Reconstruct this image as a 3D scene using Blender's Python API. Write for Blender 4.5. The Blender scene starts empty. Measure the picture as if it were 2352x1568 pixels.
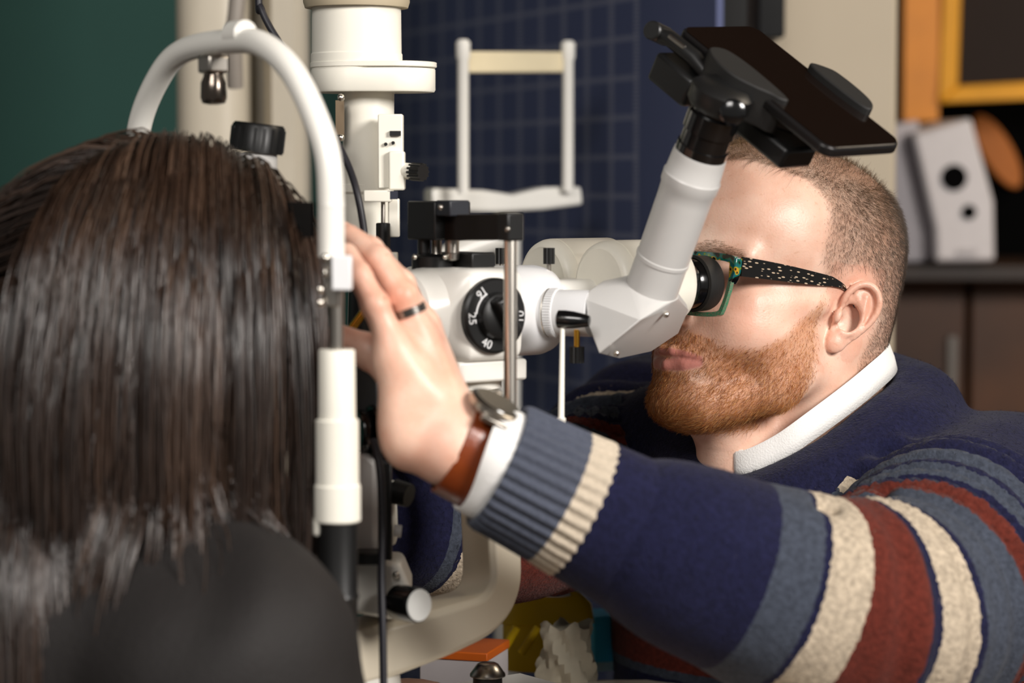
import bpy, bmesh, math, random
import numpy as np
from mathutils import Vector, Matrix
random.seed(7); rng = np.random.default_rng(11)
SC = bpy.context.scene; COL = SC.collection

# ------------------------------------------------------------ camera, world, lights, exposure
FPX = 5553.0; CAMH = 1.25; PITCH = math.radians(3.75)
cam = bpy.data.cameras.new('camera'); camo = bpy.data.objects.new('camera', cam); COL.objects.link(camo)
cam.sensor_fit = 'HORIZONTAL'; cam.sensor_width = 36.0; cam.lens = 36.0*FPX/2352.0
cam.clip_start = 0.05; cam.clip_end = 60
camo.location = (0, 0, CAMH); camo.rotation_euler = (math.pi/2 - PITCH, 0, 0)
cam.dof.use_dof = True; cam.dof.focus_distance = 1.825; cam.dof.aperture_fstop = 4.4
SC.camera = camo
w = bpy.data.worlds.new('world'); SC.world = w; w.use_nodes = True
w.node_tree.nodes['Background'].inputs[0].default_value = (1.0, 0.96, 0.91, 1)
w.node_tree.nodes['Background'].inputs[1].default_value = 0.14
def area(name, loc, target, sx, sy, power, col):
    l = bpy.data.lights.new(name, 'AREA'); l.shape = 'RECTANGLE'; l.size = sx; l.size_y = sy; l.energy = power; l.color = col
    o = bpy.data.objects.new(name, l); COL.objects.link(o); o.location = loc
    o.rotation_euler = (Vector(target)-Vector(loc)).to_track_quat('-Z', 'Y').to_euler(); return o
area('softbox_key_fill_light', (1.30, 0.30, 1.95), (0.15, 1.8, 1.08), 0.70, 0.55, 44, (1.0, 0.955, 0.91))
area('softbox_key_fill_light', (-0.45, 0.10, 2.15), (-0.1, 1.7, 1.1), 0.7, 0.6, 15, (1.0, 0.96, 0.92))  # fill lamp added at camera left to brighten hair and instrument
area('background_fill_light', (2.1, 2.3, 2.90), (1.2, 3.9, 1.2), 0.9, 0.6, 34, (1.0, 0.85, 0.66))  # lamp added to brighten the right background, no fitting known there
SC.view_settings.view_transform = 'Standard'; SC.view_settings.look = 'None'
SC.view_settings.exposure = 0.30; SC.view_settings.gamma = 1.0; SC.view_settings.use_curve_mapping = False

# ------------------------------------------------------------ helpers
cp, sp = math.cos(PITCH), math.sin(PITCH)
def P(px, py, D):
    """world point seen at photo pixel (px,py) at depth D metres along the lens axis"""
    x = (px-1176)*D/FPX; u = -(py-784)*D/FPX
    return np.array([x, D*cp+u*sp, CAMH+u*cp-D*sp])
def proj(p):
    q = np.asarray(p)-np.array([0,0,CAMH]); d = q[1]*cp-q[2]*sp; u = q[1]*sp+q[2]*cp
    return (1176+FPX*q[0]/d, 784-FPX*u/d, d)
def nrm(v): v = np.asarray(v, float); return v/np.linalg.norm(v)
Z = np.array([0,0,1.0])
def lin(h):
    if isinstance(h, str):
        h = h.lstrip('#'); h = [int(h[i:i+2],16)/255 for i in (0,2,4)]
    return tuple((c/12.92 if c <= .04045 else ((c+.055)/1.055)**2.4) for c in h)
MATS = {}
def pm(name, col, rough=.5, metal=0., var=.06, scale=60., bump=0., bscale=400., coat=0., spec=.5, sheen=0., trans=0., ior=1.45, emit=0.):
    if name in MATS: return MATS[name]
    m = bpy.data.materials.new(name); m.use_nodes = True; nt = m.node_tree; b = nt.nodes['Principled BSDF']
    c = lin(col); I = b.inputs
    tc = nt.nodes.new('ShaderNodeTexCoord'); nz = nt.nodes.new('ShaderNodeTexNoise'); nz.inputs['Scale'].default_value = scale; nz.inputs['Detail'].default_value = 4
    nt.links.new(tc.outputs['Object'], nz.inputs['Vector'])
    mx = nt.nodes.new('ShaderNodeMix'); mx.data_type = 'RGBA'
    mx.inputs[6].default_value = (*[x*(1-var) for x in c],1); mx.inputs[7].default_value = (*[min(1,x*(1+var)) for x in c],1)
    nt.links.new(nz.outputs['Fac'], mx.inputs[0]); nt.links.new(mx.outputs[2], I['Base Color'])
    I['Roughness'].default_value = rough; I['Metallic'].default_value = metal; I['Coat Weight'].default_value = coat; I['Coat Roughness'].default_value = .15
    I['Specular IOR Level'].default_value = spec; I['Transmission Weight'].default_value = trans; I['IOR'].default_value = ior
    if sheen: I['Sheen Weight'].default_value = sheen; I['Sheen Roughness'].default_value = .4
    if emit: I['Emission Color'].default_value = (*c,1); I['Emission Strength'].default_value = emit
    if bump:
        n2 = nt.nodes.new('ShaderNodeTexNoise'); n2.inputs['Scale'].default_value = bscale; n2.inputs['Detail'].default_value = 3
        nt.links.new(tc.outputs['Object'], n2.inputs['Vector'])
        bp = nt.nodes.new('ShaderNodeBump'); bp.inputs['Strength'].default_value = bump; bp.inputs['Distance'].default_value = .002
        nt.links.new(n2.outputs['Fac'], bp.inputs['Height']); nt.links.new(bp.outputs['Normal'], I['Normal'])
    MATS[name] = m; return m

ORI = {}
def origin(o): return ORI.get(o.name, np.zeros(3))
def tag(o, label=None, cat=None, group=None, kind=None):
    if label: o['label'] = label
    if cat: o['category'] = cat
    if group: o['group'] = group
    if kind: o['kind'] = kind
    return o
def thing(name, loc, label, cat, group=None):
    o = bpy.data.objects.new(name, None); o.empty_display_size = .02; COL.objects.link(o); o.location = tuple(loc); ORI[o.name] = np.asarray(loc, float)
    return tag(o, label, cat, group)
def mesh_obj(name, V, F, m, parent=None, smooth=40, bevel=0, segs=2, attrs=None, base=None):
    V = np.asarray(V, float)
    org = origin(parent) if parent is not None else (np.array([V[:,0].mean(), V[:,1].mean(), V[:,2].min()]) if base is None else np.asarray(base, float))
    me = bpy.data.meshes.new(name); Vl = V-org
    if isinstance(F, np.ndarray):
        k = F.shape[1]; me.vertices.add(len(Vl)); me.vertices.foreach_set('co', Vl.ravel().astype(np.float32))
        me.loops.add(F.size); me.loops.foreach_set('vertex_index', F.ravel().astype(np.int32))
        me.polygons.add(len(F)); me.polygons.foreach_set('loop_start', np.arange(0, F.size, k, dtype=np.int32))
        me.update(calc_edges=True)
    else:
        me.from_pydata([tuple(x) for x in Vl], [], [tuple(int(i) for i in f) for f in F])
        me.update()
    if not isinstance(F, np.ndarray):
        bm = bmesh.new(); bm.from_mesh(me); bmesh.ops.recalc_face_normals(bm, faces=bm.faces); bm.to_mesh(me); bm.free()
    me.polygons.foreach_set('use_smooth', np.ones(len(me.polygons), bool))
    if smooth is not None and smooth < 180: me.set_sharp_from_angle(angle=math.radians(smooth))
    if attrs:
        for k, a in attrs.items():
            at = me.attributes.new(k, 'FLOAT', 'POINT'); at.data.foreach_set('value', np.asarray(a, np.float32))
    me.materials.append(m)
    o = bpy.data.objects.new(name, me); COL.objects.link(o)
    if parent is not None: o.parent = parent; ORI[o.name] = org
    else: o.location = tuple(org); ORI[o.name] = org
    if bevel:
        b = o.modifiers.new('bevel', 'BEVEL'); b.width = bevel; b.segments = segs; b.limit_method = 'ANGLE'; b.angle_limit = math.radians(35); b.harden_normals = False
    return o
def frame(ax):
    ax = nrm(ax); h = Z if abs(ax[2]) < .9 else np.array([1.,0,0]); x = nrm(np.cross(h, ax)); return x, np.cross(ax, x), ax
class G:
    def __init__(s): s.v = []; s.f = []
    def add(s, V, F):
        b = len(s.v); s.v += [np.asarray(x, float) for x in V]; s.f += [[i+b for i in f] for f in F]; return s
    def lathe(s, p0, ax, prof, n=40, sx=1., fr=None, cap=True):
        """prof: (distance along axis, radius); sx squashes along the frame's x"""
        x, y, a = frame(ax) if fr is None else fr; p0 = np.asarray(p0, float); V = []; F = []
        for d, r in prof:
            for k in range(n):
                t = 2*math.pi*k/n; V.append(p0+a*d+x*(r*sx*math.cos(t))+y*(r*math.sin(t)))
        for i in range(len(prof)-1):
            for k in range(n):
                F.append([i*n+k, i*n+(k+1)%n, (i+1)*n+(k+1)%n, (i+1)*n+k])
        if cap: F.append(list(range(n))[::-1]); F.append([(len(prof)-1)*n+k for k in range(n)])
        return s.add(V, F)
    def cyl(s, p0, p1, r0, r1=None, n=32, ch=0.):
        p0 = np.asarray(p0, float); p1 = np.asarray(p1, float); L = np.linalg.norm(p1-p0); r1 = r0 if r1 is None else r1
        pr = [(0,r0-ch),(ch,r0),(L-ch,r1),(L,r1-ch)] if ch else [(0,r0),(L,r1)]
        return s.lathe(p0, p1-p0, pr, n)
    def tube(s, pts, rad, n=14, closed=False, flat=1., up=None):
        pts = [np.asarray(p, float) for p in pts]; m = len(pts); rad = [rad]*m if np.isscalar(rad) else list(rad); V = []; F = []
        T = []
        for i in range(m):
            a = pts[(i-1)%m] if (closed or i > 0) else pts[i]; b = pts[(i+1)%m] if (closed or i < m-1) else pts[i]; T.append(nrm(b-a))
        x, y, _ = frame(T[0])
        if up is not None: x = nrm(np.cross(up, T[0])); y = np.cross(T[0], x)
        for i in range(m):
            if up is not None: x = nrm(np.cross(up, T[i]))
            else: x = nrm(x-T[i]*np.dot(x, T[i]))
            y = np.cross(T[i], x)
            for k in range(n):
                t = 2*math.pi*k/n; V.append(pts[i]+x*(rad[i]*flat*math.cos(t))+y*(rad[i]*math.sin(t)))
        for i in range(m if closed else m-1):
            j = (i+1)%m
            for k in range(n): F.append([i*n+k, i*n+(k+1)%n, j*n+(k+1)%n, j*n+k])
        if not closed: F.append(list(range(n))[::-1]); F.append([(m-1)*n+k for k in range(n)])
        return s.add(V, F)
    def box(s, c, ex, ey, ez, hx, hy, hz):
        c = np.asarray(c, float); ex, ey, ez = nrm(ex), nrm(ey), nrm(ez)
        V = [c+ex*(i*hx)+ey*(j*hy)+ez*(k*hz) for i in (-1,1) for j in (-1,1) for k in (-1,1)]
        return s.add(V, [[0,1,3,2],[4,6,7,5],[0,4,5,1],[2,3,7,6],[0,2,6,4],[1,5,7,3]])
    def prism(s, pts, ext):
        """planar outline pts (3D) extruded by the vector ext"""
        n = len(pts); pts = [np.asarray(p, float) for p in pts]; ext = np.asarray(ext, float)
        return s.add(pts+[p+ext for p in pts], [list(range(n))[::-1], [n+i for i in range(n)]]+[[i,(i+1)%n,n+(i+1)%n,n+i] for i in range(n)])
    def ball(s, c, rx, ry=None, rz=None, n=20, m=12, fr=None):
        ry = rx if ry is None else ry; rz = rx if rz is None else rz; c = np.asarray(c, float)
        ex, ey, ez = (np.eye(3) if fr is None else fr); V = [c+ez*rz]; F = []
        for i in range(1, m):
            th = math.pi*i/m
            for k in range(n):
                ph = 2*math.pi*k/n; V.append(c+ex*(rx*math.sin(th)*math.cos(ph))+ey*(ry*math.sin(th)*math.sin(ph))+ez*(rz*math.cos(th)))
        V.append(c-ez*rz)
        for k in range(n):
            F.append([0,1+k,1+(k+1)%n]); F.append([len(V)-1, 1+(m-2)*n+(k+1)%n, 1+(m-2)*n+k])
            for i in range(m-2): F.append([1+i*n+k, 1+(i+1)*n+k, 1+(i+1)*n+(k+1)%n, 1+i*n+(k+1)%n])
        return s.add(V, F)
    def hull(s, pts):
        bm = bmesh.new(); vs = [bm.verts.new(tuple(p)) for p in pts]
        r = bmesh.ops.convex_hull(bm, input=vs)
        bmesh.ops.delete(bm, geom=[v for v in bm.verts if not v.link_faces], context='VERTS')
        bmesh.ops.dissolve_limit(bm, angle_limit=math.radians(4), verts=bm.verts[:], edges=bm.edges[:])
        bm.verts.index_update(); V = [np.array(v.co) for v in bm.verts]; F = [[v.index for v in f.verts] for f in bm.faces]; bm.free()
        return s.add(V, F)
    def build(s, name, m, parent=None, smooth=40, bevel=0, segs=2, base=None):
        return mesh_obj(name, np.array(s.v), s.f, m, parent, smooth, bevel, segs, base=base)
def crom(pts, k=8, closed=False):
    """Catmull-Rom through pts (any dimension)"""
    p = np.asarray(pts, float); n = len(p); out = []
    for i in range(n if closed else n-1):
        a, b, c, d = (p[(i-1)%n], p[i], p[(i+1)%n], p[(i+2)%n]) if closed else (p[max(i-1,0)], p[i], p[i+1], p[min(i+2,n-1)])
        for j in range(k):
            t = j/k; out.append(.5*((2*b)+(-a+c)*t+(2*a-5*b+4*c-d)*t*t+(-a+3*b-3*c+d)*t**3))
    if not closed: out.append(p[-1])
    return np.array(out)
def text_mesh(body, size, c, ex, ey, m, name, parent, ext=.0002):
    cu = bpy.data.curves.new('t', 'FONT'); cu.body = body; cu.size = size; cu.extrude = ext; cu.align_x = 'CENTER'; cu.align_y = 'CENTER'
    o = bpy.data.objects.new('t', cu); COL.objects.link(o); bpy.context.view_layer.update()
    me = o.evaluated_get(bpy.context.evaluated_depsgraph_get()).to_mesh()
    ex = nrm(ex); ey = nrm(ey); ez = np.cross(ex, ey)
    V = [np.asarray(c)+ex*v.co.x+ey*v.co.y+ez*v.co.z for v in me.vertices]; F = [list(p.vertices) for p in me.polygons]
    bpy.data.objects.remove(o); bpy.data.curves.remove(cu)
    return mesh_obj(name, V, F, m, parent, smooth=20)

# ------------------------------------------------------------ materials
M_white = pm('warm_white_enamel', '#e8e5dd', .34, coat=.25, var=.02)
M_cool = pm('cool_white_enamel', '#dfdfe0', .36, coat=.2, var=.02)
M_grey = pm('pale_grey_enamel', '#c1bfbc', .38, coat=.15, var=.02)
M_ivory = pm('ivory_plastic', '#ebe7da', .4, var=.03)
M_black = pm('black_plastic', '#141414', .38, var=.15)
M_blackg = pm('gloss_black', '#0b0b0c', .16, coat=.5)
M_rubber = pm('black_rubber', '#1a1918', .6, var=.15, bump=.1, bscale=900)
M_chrome = pm('chrome', '#e6dfd4', .24, 1.0, var=.05)
M_steel = pm('brushed_steel', '#a9a39b', .3, 1.0, var=.08)
M_brass = pm('brass', '#d9a440', .25, 1.0)
M_print = pm('white_print', '#d8d8d8', .6)

# ------------------------------------------------------------ room
th = math.atan2(.6, .8)
A = np.array([.8,.6,0]); N = np.array([.6,-.8,0])     # optical axis (patient -> examiner), and the side that faces the camera
def gridmat():
    m = bpy.data.materials.new('navy_grid_wall'); m.use_nodes = True; nt = m.node_tree; b = nt.nodes['Principled BSDF']; b.inputs['Roughness'].default_value = .75
    L = nt.links.new; at = nt.nodes.new('ShaderNodeAttribute'); at.attribute_name = 'wu'; av = nt.nodes.new('ShaderNodeAttribute'); av.attribute_name = 'wv'
    def math_(op, a, bb=None):
        n = nt.nodes.new('ShaderNodeMath'); n.operation = op
        for i, x in enumerate((a, bb)):
            if x is None: continue
            if isinstance(x, (int, float)): n.inputs[i].default_value = x
            else: L(x, n.inputs[i])
        return n.outputs[0]
    def line(coord, other, per, w):
        fr = math_('FRACT', math_('DIVIDE', coord, per)); ln = math_('LESS_THAN', fr, w/per)
        dt = math_('LESS_THAN', math_('FRACT', math_('DIVIDE', other, .0042)), .6)      # lettered/dotted line
        return math_('MULTIPLY', ln, dt)
    u, v = at.outputs['Fac'], av.outputs['Fac']
    g = math_('MAXIMUM', line(u, v, .062, .013), line(v, u, .0425, .0062))
    inside = math_('MULTIPLY', math_('LESS_THAN', u, .012), math_('GREATER_THAN', u, -1.4))
    g = math_('MULTIPLY', g, inside)
    nz = nt.nodes.new('ShaderNodeTexNoise'); nz.inputs['Scale'].default_value = 7; mx0 = nt.nodes.new('ShaderNodeMix'); mx0.data_type = 'RGBA'
    mx0.inputs[6].default_value = (*lin('#454d70'),1); mx0.inputs[7].default_value = (*lin('#4f5678'),1); L(nz.outputs['Fac'], mx0.inputs[0])
    mx = nt.nodes.new('ShaderNodeMix'); mx.data_type = 'RGBA'; L(mx0.outputs[2], mx.inputs[6]); mx.inputs[7].default_value = (*lin('#9a9cab'),1)
    g2 = math_('MULTIPLY', g, .55); L(g2, mx.inputs[0]); L(mx.outputs[2], b.inputs['Base Color']); return m
def struct(o): o['kind'] = 'structure'; return o
w0 = P(1455, 420, 2.6); wd = nrm([.4,-.917,0])
def wall_strip(name, p0, d, u0, u1, z0, z1, thick, m, attrs=True):
    d = nrm(d); nn = np.array([d[1], -d[0], 0]);
    if nn[1] > 0: nn = -nn
    V = []; 
    for k in (0,1):
        for u, z in ((u0,z0),(u1,z0),(u1,z1),(u0,z1)):
            q = np.array(p0)+d*u-nn*(thick*k); q[2] = z; V.append(q)
    F = [[0,1,2,3],[7,6,5,4],[0,4,5,1],[1,5,6,2],[2,6,7,3],[3,7,4,0]]
    at = {'wu':[u0,u1,u1,u0]*2, 'wv':[z0,z0,z1,z1]*2} if attrs else None
    return struct(mesh_obj(name, V, F, m, None, attrs=at))
CEIL = 2.95
wall_strip('wall_back', w0, wd, -1.4, .185, 0, CEIL, .008, gridmat())
gw = P(300, 420, 3.3)
wall_strip('wall_left', gw, [1,.05,0], -2.2, .42, 0, CEIL, .05, pm('green_wall_paint', '#1f4a41', .7, var=.08, scale=9))
rw = P(2100, 420, 4.3)
wall_strip('wall_right', rw, [1,-.1,0], -1.2, 2.2, 0, CEIL, .05, pm('dark_brown_wall', '#20130b', .7, var=.35, scale=5))
g = G().box((0,2.2,-.02),(1,0,0),(0,1,0),Z,3,3.2,.02); fl = struct(g.build('floor', pm('brown_floor_boards', '#4a382a', .5, var=.2, scale=8)))
for i in range(24):
    gg = G().box((-2.9+i*.25, 2.2, .004), (1,0,0),(0,1,0), Z, .122, 3.1, .004); gg.build('plank', pm('oak_plank', '#6b5440', .45, var=.25, scale=12), fl)
struct(G().box((0,2.2,CEIL+.02),(1,0,0),(0,1,0),Z,3,3.2,.02).build('ceiling', pm('dark_wood_ceiling', '#3a2b1f', .7, var=.2, scale=6)))
# beige pillar behind the man, black gap beside it
pc = P(1880, 420, 2.75); ph = (2063-1706)/2*2.75/FPX
o = struct(G().box((pc[0], pc[1]+.10, CEIL/2),(1,0,0),(0,1,0),Z,ph,.10,CEIL/2).build('wall_pillar', pm('beige_pillar_paint', '#b3a691', .65, var=.03, scale=14), bevel=.006))
bp_ = P(1686, 420, 2.52); struct(G().box((bp_[0],bp_[1]+.02,CEIL/2),(1,0,0),(0,1,0),Z,.0125,.02,CEIL/2).build('trim_1', pm('black_gap_trim', '#050505', .7)))
# ------------------------------------------------------------ slit lamp
Pd = P(1130, 724, 1.673); O = Pd-A*.045-N*.042
def I(s, t, v): return O+A*s+N*t+Z*v
TABLE_Z = .832
pivot = I(-.105, 0, 0)
SL = thing('slit_lamp', (pivot[0]+.05, pivot[1]+.1, TABLE_Z), 'white slit lamp microscope with black dial between the two people', 'slit lamp')
def loft(g, secs, n=48):
    """secs: (s, half t, half v, exponent)"""
    V = []; F = []
    for s_, ht, hv, e in secs:
        for k in range(n):
            t = 2*math.pi*k/n; c, s2 = math.cos(t), math.sin(t)
            V.append(I(s_, ht*math.copysign(abs(c)**(2/e), c), hv*math.copysign(abs(s2)**(2/e), s2)))
    for i in range(len(secs)-1):
        for k in range(n): F.append([i*n+k, i*n+(k+1)%n, (i+1)*n+(k+1)%n, (i+1)*n+k])
    F.append(list(range(n))[::-1]); F.append([(len(secs)-1)*n+k for k in range(n)]); return g.add(V, F)
g = G(); loft(g, [(0,.027,.027,2),(.002,.0295,.0295,2),(.016,.0335,.0325,2.2),(.026,.0415,.0325,7),(.028,.042,.0325,9),(.068,.042,.0325,9),(.071,.0415,.0322,7),(.0775,.034,.0322,2.4)])
body = g.build('microscope_body', M_white, SL, smooth=28)
g = G(); g.lathe(I(.0015,0,0), -A, [(0,.0225),(.0035,.0225),(.0035,.0205),(-.004,.019)], 40, cap=False); g.build('objective_ring', M_black, body)
g = G(); g.lathe(I(-.001,0,0), A, [(0,.0205),(.003,.020)], 40); g.build('objective_lens', pm('coated_lens', '#0a0d14', .05, coat=1), body)
g = G(); loft(g, [(.0775,.034,.0322,2.4),(.0785,.0345,.0325,2.4),(.112,.0345,.0325,2.3),(.118,.033,.031,2.2),(.120,.029,.028,2.1)]); g.build('beam_splitter', M_cool, SL, smooth=30)
# dial
g = G(); g.lathe(I(.045,.0415,0), N, [(0,.0262),(.004,.0262),(.0055,.0245),(.0055,.0)], 64, cap=False); dial = g.build('magnification_dial', M_black, SL)
ca, sa = math.cos(math.radians(57)), math.sin(math.radians(57)); dvec = -A*ca+Z*sa; dper = A*sa+Z*ca
g = G(); g.lathe(I(.045,.047,0), N, [(0,.0165),(.006,.0155),(.008,.0125),(.008,0)], 40, cap=False); kb = g.build('dial_hub', M_black, dial)
g = G(); g.box(I(.045,.058,0), dvec, dper, N, .0145,.0042,.006); g.build('grip_bar', M_black, dial, bevel=.002)
for txt, ang in (('16', 128), ('25', 184), ('40', 247), ('10', 356), ('6', 62)):
    r = math.radians(ang); d = A*math.cos(r)+Z*math.sin(r)
    text_mesh(txt, .0088, I(.045,.0472,0)+d*.0208, np.cross(-d, N), -d, M_print, 'numeral', dial)
g = G(); pts = [I(.045,.0471,0)+(A*math.cos(math.radians(q))+Z*math.sin(math.radians(q)))*.0172 for q in range(118,176,4)]; g.tube(pts, .0007, 6); g.build('scale_arc', M_print, dial)
# prism drums, binocular housings and eyepieces
g = G(); bx = O+A*.12; g.box(I(.150,0,.004), A, N, Z, .038,.030,.018); g.build('binocular_head', M_white, SL, bevel=.008, segs=3)
for t in (.0335, -.0335):
    c0 = I(.147, t, .018); g = G(); g.lathe(c0, A, [(.0012,.001),(.0008,.024),(.0,.0262),(.0006,.0282),(.0026,.0303),(.0062,.0318),(.0098,.0322),(.0100,.0316),(.0106,.0316),(.0108,.0322),(.062,.0322),(.068,.029),(.069,.02)], 56); dr = g.build('prism_drum', M_ivory, SL, smooth=35)
    e0 = I(.205, t, .017)
    g = G(); g.lathe(e0, A, [(0,.0185),(.022,.0185),(.024,.0175),(.026,.0185),(.0345,.019)], 48); ey = g.build('eyepiece', M_blackg, SL)
    g = G(); g.lathe(e0+A*.030, A, [(0,.0192),(.001,.0212),(.013,.0205),(.0155,.0195),(.0155,.0172),(.006,.015),(.006,0)], 48, cap=False); g.build('eyecup', M_rubber, ey)
# ribbed thumbscrews standing above the body
def ribbed(g, p0, ax, L, r, n=10):
    x, y, a = frame(ax); pr = []
    for k in range(n*4):
        rr = r*(1 if (k%4) < 2 else .86); t = 2*math.pi*k/(n*4); pr.append(np.asarray(p0)+x*rr*math.cos(t)+y*rr*math.sin(t))
    g.prism(pr, a*L); return g
for (px, py0, py1, D, hh) in ((1261, 606, 566, 1.735, 1), (1151, 606, 566, 1.755, 1)):
    p0 = P(px, py0, D); g = G(); ribbed(g, p0, Z, .0115, .0042); k_ = g.build('thumbscrew', M_black, SL, smooth=20)
    g = G(); g.cyl(p0-Z*.022, p0, .0016); g.build('stem', M_steel, k_)
# photo port, lever, clamp screw
Bx = nrm(.5*A+.866*N)
q0 = I(.098, .018, -.0005)
g = G(); g.lathe(q0, Bx, [(0,.0165),(.012,.0165),(.013,.0172),(.021,.0172),(.0215,.0165),(.046,.0165)], 56); port = g.build('photo_port', M_cool, SL, smooth=30)
g = G(); g.lathe(q0+Bx*.0135, Bx, [(0,.0174),(.0005,.0177),(.001,.0174)], 48, cap=False); g.build('port_ring', M_chrome, port)
for k in range(56):
    t = 2*math.pi*k/56; x, y, _ = frame(Bx); c = q0+Bx*.0175+(x*math.cos(t)+y*math.sin(t))*.01725
g = G()
for k in range(56):
    t = 2*math.pi*k/56; x, y, _ = frame(Bx); e = x*math.cos(t)+y*math.sin(t); g.box(q0+Bx*.0178+e*.0173, Bx, np.cross(Bx, e), e, .0027, .0005, .0005)
tag(g.build('knurling', M_cool, port), kind='stuff')
l0, l1 = P(1292, 733, 1.672), P(1356, 737, 1.666)
g = G(); g.lathe(l0-nrm(l1-l0)*.004, l1-l0, [(0,.0045),(.001,.0062),(.006,.0064),(.012,.006),(.021,.0045),(.0235,.0035),(.0240,.001)], 24); lv = g.build('lever_knob', M_blackg, SL)
g = G(); g.cyl(P(1292, 745, 1.672), P(1289, 962, 1.66), .0016, .0021, 16); rod = g.build('lever_rod', M_ivory, SL)
g = G(); g.cyl(P(1289, 958, 1.66), P(1289, 975, 1.66), .0032, n=16, ch=.0008); g.build('rod_foot', M_ivory, rod)
p0 = P(1325, 796, 1.70); g = G(); ribbed(g, p0, -Z, .0115, .0052, 12); ks = g.build('clamp_screw', M_black, SL, smooth=20)
g = G(); g.cyl(p0, p0+Z*.012, .0021); g.build('stem', M_brass, ks)
# elbow and adapter tube
T0, T1 = P(1500, 655, 1.70), P(1609, 352, 1.655); dT = nrm(T1-T0); LT = np.linalg.norm(T1-T0)
x, y, _ = frame(dT)
ring = [T0-dT*.002+(x*math.cos(k/28*6.2832)+y*math.sin(k/28*6.2832))*.0196 for k in range(28)]
pts = [P(1345,688,1.695), P(1352,668,1.70), P(1385,645,1.71), P(1425,638,1.705), P(1470,735,1.668), P(1376,812,1.680), P(1350,745,1.69), P(1420,824,1.725), P(1495,808,1.765), P(1558,766,1.77), P(1582,712,1.745), P(1578,700,1.74), P(1530,712,1.69), P(1440,800,1.76), P(1400,660,1.76)]
g = G(); g.hull(pts+ring); el = g.build('mirror_elbow', M_grey, SL, smooth=22, bevel=.0018, segs=3)
for q in ((1530,722,1.693), (1416,811,1.692)):
    c = P(*q); g = G(); g.ball(c, .0023, .0023, .0023); g.build('cap_screw', M_chrome, el)
g = G(); g.lathe(T0-dT*.004, dT, [(0,.0188),(.024,.0186),(.0245,.0192),(.027,.0192),(.0275,.0186),(LT*.70,.0190),(LT*.78,.0194),(LT*.80,.0204),(LT*.87,.0206),(LT*.885,.0196),(LT,.0190),(LT+.004,.0186)], 64)
tb = g.build('adapter_tube', M_grey, SL, smooth=30)
g = G(); g.lathe(T1, dT, [(0,.0180),(.006,.0182),(.0065,.0170),(.016,.0168),(.017,.0182),(.030,.0182),(.032,.0165),(.036,.0165)], 48); ad = g.build('eyepiece_adapter', M_blackg, SL, smooth=30)
# phone and holder
E1 = np.array([.115,-.0907,-.0794]); E2 = np.array([.0446,.0565,0.]); e1, e2 = nrm(E1), nrm(E2); e3 = nrm(np.cross(e1, e2))
LP, WP, TP = .160, .074, .008
PA = P(1548, 84, 1.690)                                # near top corner of the phone
_b = min((abs(np.linalg.norm(P(1893,366,q)-PA)-LP), q) for q in np.arange(1.54,1.689,.0005))[1]
_pb = P(1893,366,_b); e1 = nrm(_pb-PA)
_c = min((abs(np.dot(e1, nrm(P(2066,354,q)-_pb))), q) for q in np.arange(_b,_b+.12,.0005))[1]
e2 = P(2066,354,_c)-_pb; WP = float(np.clip(np.linalg.norm(e2), .068, .082)); e2 = nrm(e2-e1*np.dot(e1,e2)); e3 = nrm(np.cross(e1, e2)); print('PHONE', _b, _c, WP, e1, e2, e3)
def Q(a, b, c=0): return PA+e1*a+e2*b+e3*c
def rrect(L, W, r, c, off=0, n=7):
    out = []
    for cx, cy, a0 in ((L-r,r,-90),(L-r,W-r,0),(r,W-r,90),(r,r,180)):
        for k in range(n):
            t = math.radians(a0+90*k/(n-1)); out.append(Q(cx+(r-off)*math.cos(t), cy+(r-off)*math.sin(t), c))
    return out
ph_ = thing('smartphone', Q(LP/2, WP/2, 0), 'black smartphone clamped above the man\'s forehead in the holder', 'phone')
g = G(); g.prism(rrect(LP,WP,.010,0), e3*TP); g.build('case_body', pm('phone_metal','#2a2828',.28,.6), ph_, bevel=.0022, segs=3)
g = G(); g.prism(rrect(LP,WP,.010,TP,.0018), e3*.0006); g.build('screen', pm('phone_glass','#120b08',.07,coat=.6), ph_)
g = G(); g.ball(Q(LP-.008,.004,TP*.75), .0028,.0028,.0022); g.build('corner_glint', M_chrome, ph_)  # chrome bead added as the bright highlight on the phone corner
HB = thing; 
g = G(); g.prism([Q(a,b,-.013) for a,b in ((.012,.012),(.10,.010),(.112,.022),(.112,.058),(.10,.066),(.012,.066))], e3*.0115); hp = g.build('phone_holder', M_black, SL, bevel=.003)
# near jaw: lobed grip wrapping the phone edge
lob = crom([(.036,-.002),(.044,-.010),(.058,-.014),(.074,-.013),(.088,-.006),(.097,.001),(.104,.004),(.106,.010),(.090,.013),(.060,.014),(.040,.010)], 5, True)
g = G(); g.prism([Q(a,b,-.014) for a,b in lob], e3*.027); g.build('near_jaw', M_rubber, hp, bevel=.0035, segs=3)
lob = crom([(.062,WP-.004),(.070,WP+.010),(.082,WP+.013),(.104,WP+.012),(.118,WP+.007),(.122,WP-.004),(.09,WP-.007)], 5, True)
g = G(); g.prism([Q(a,b,-.012) for a,b in lob], e3*.026); g.build('far_jaw', M_rubber, hp, bevel=.003, segs=3)
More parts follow.
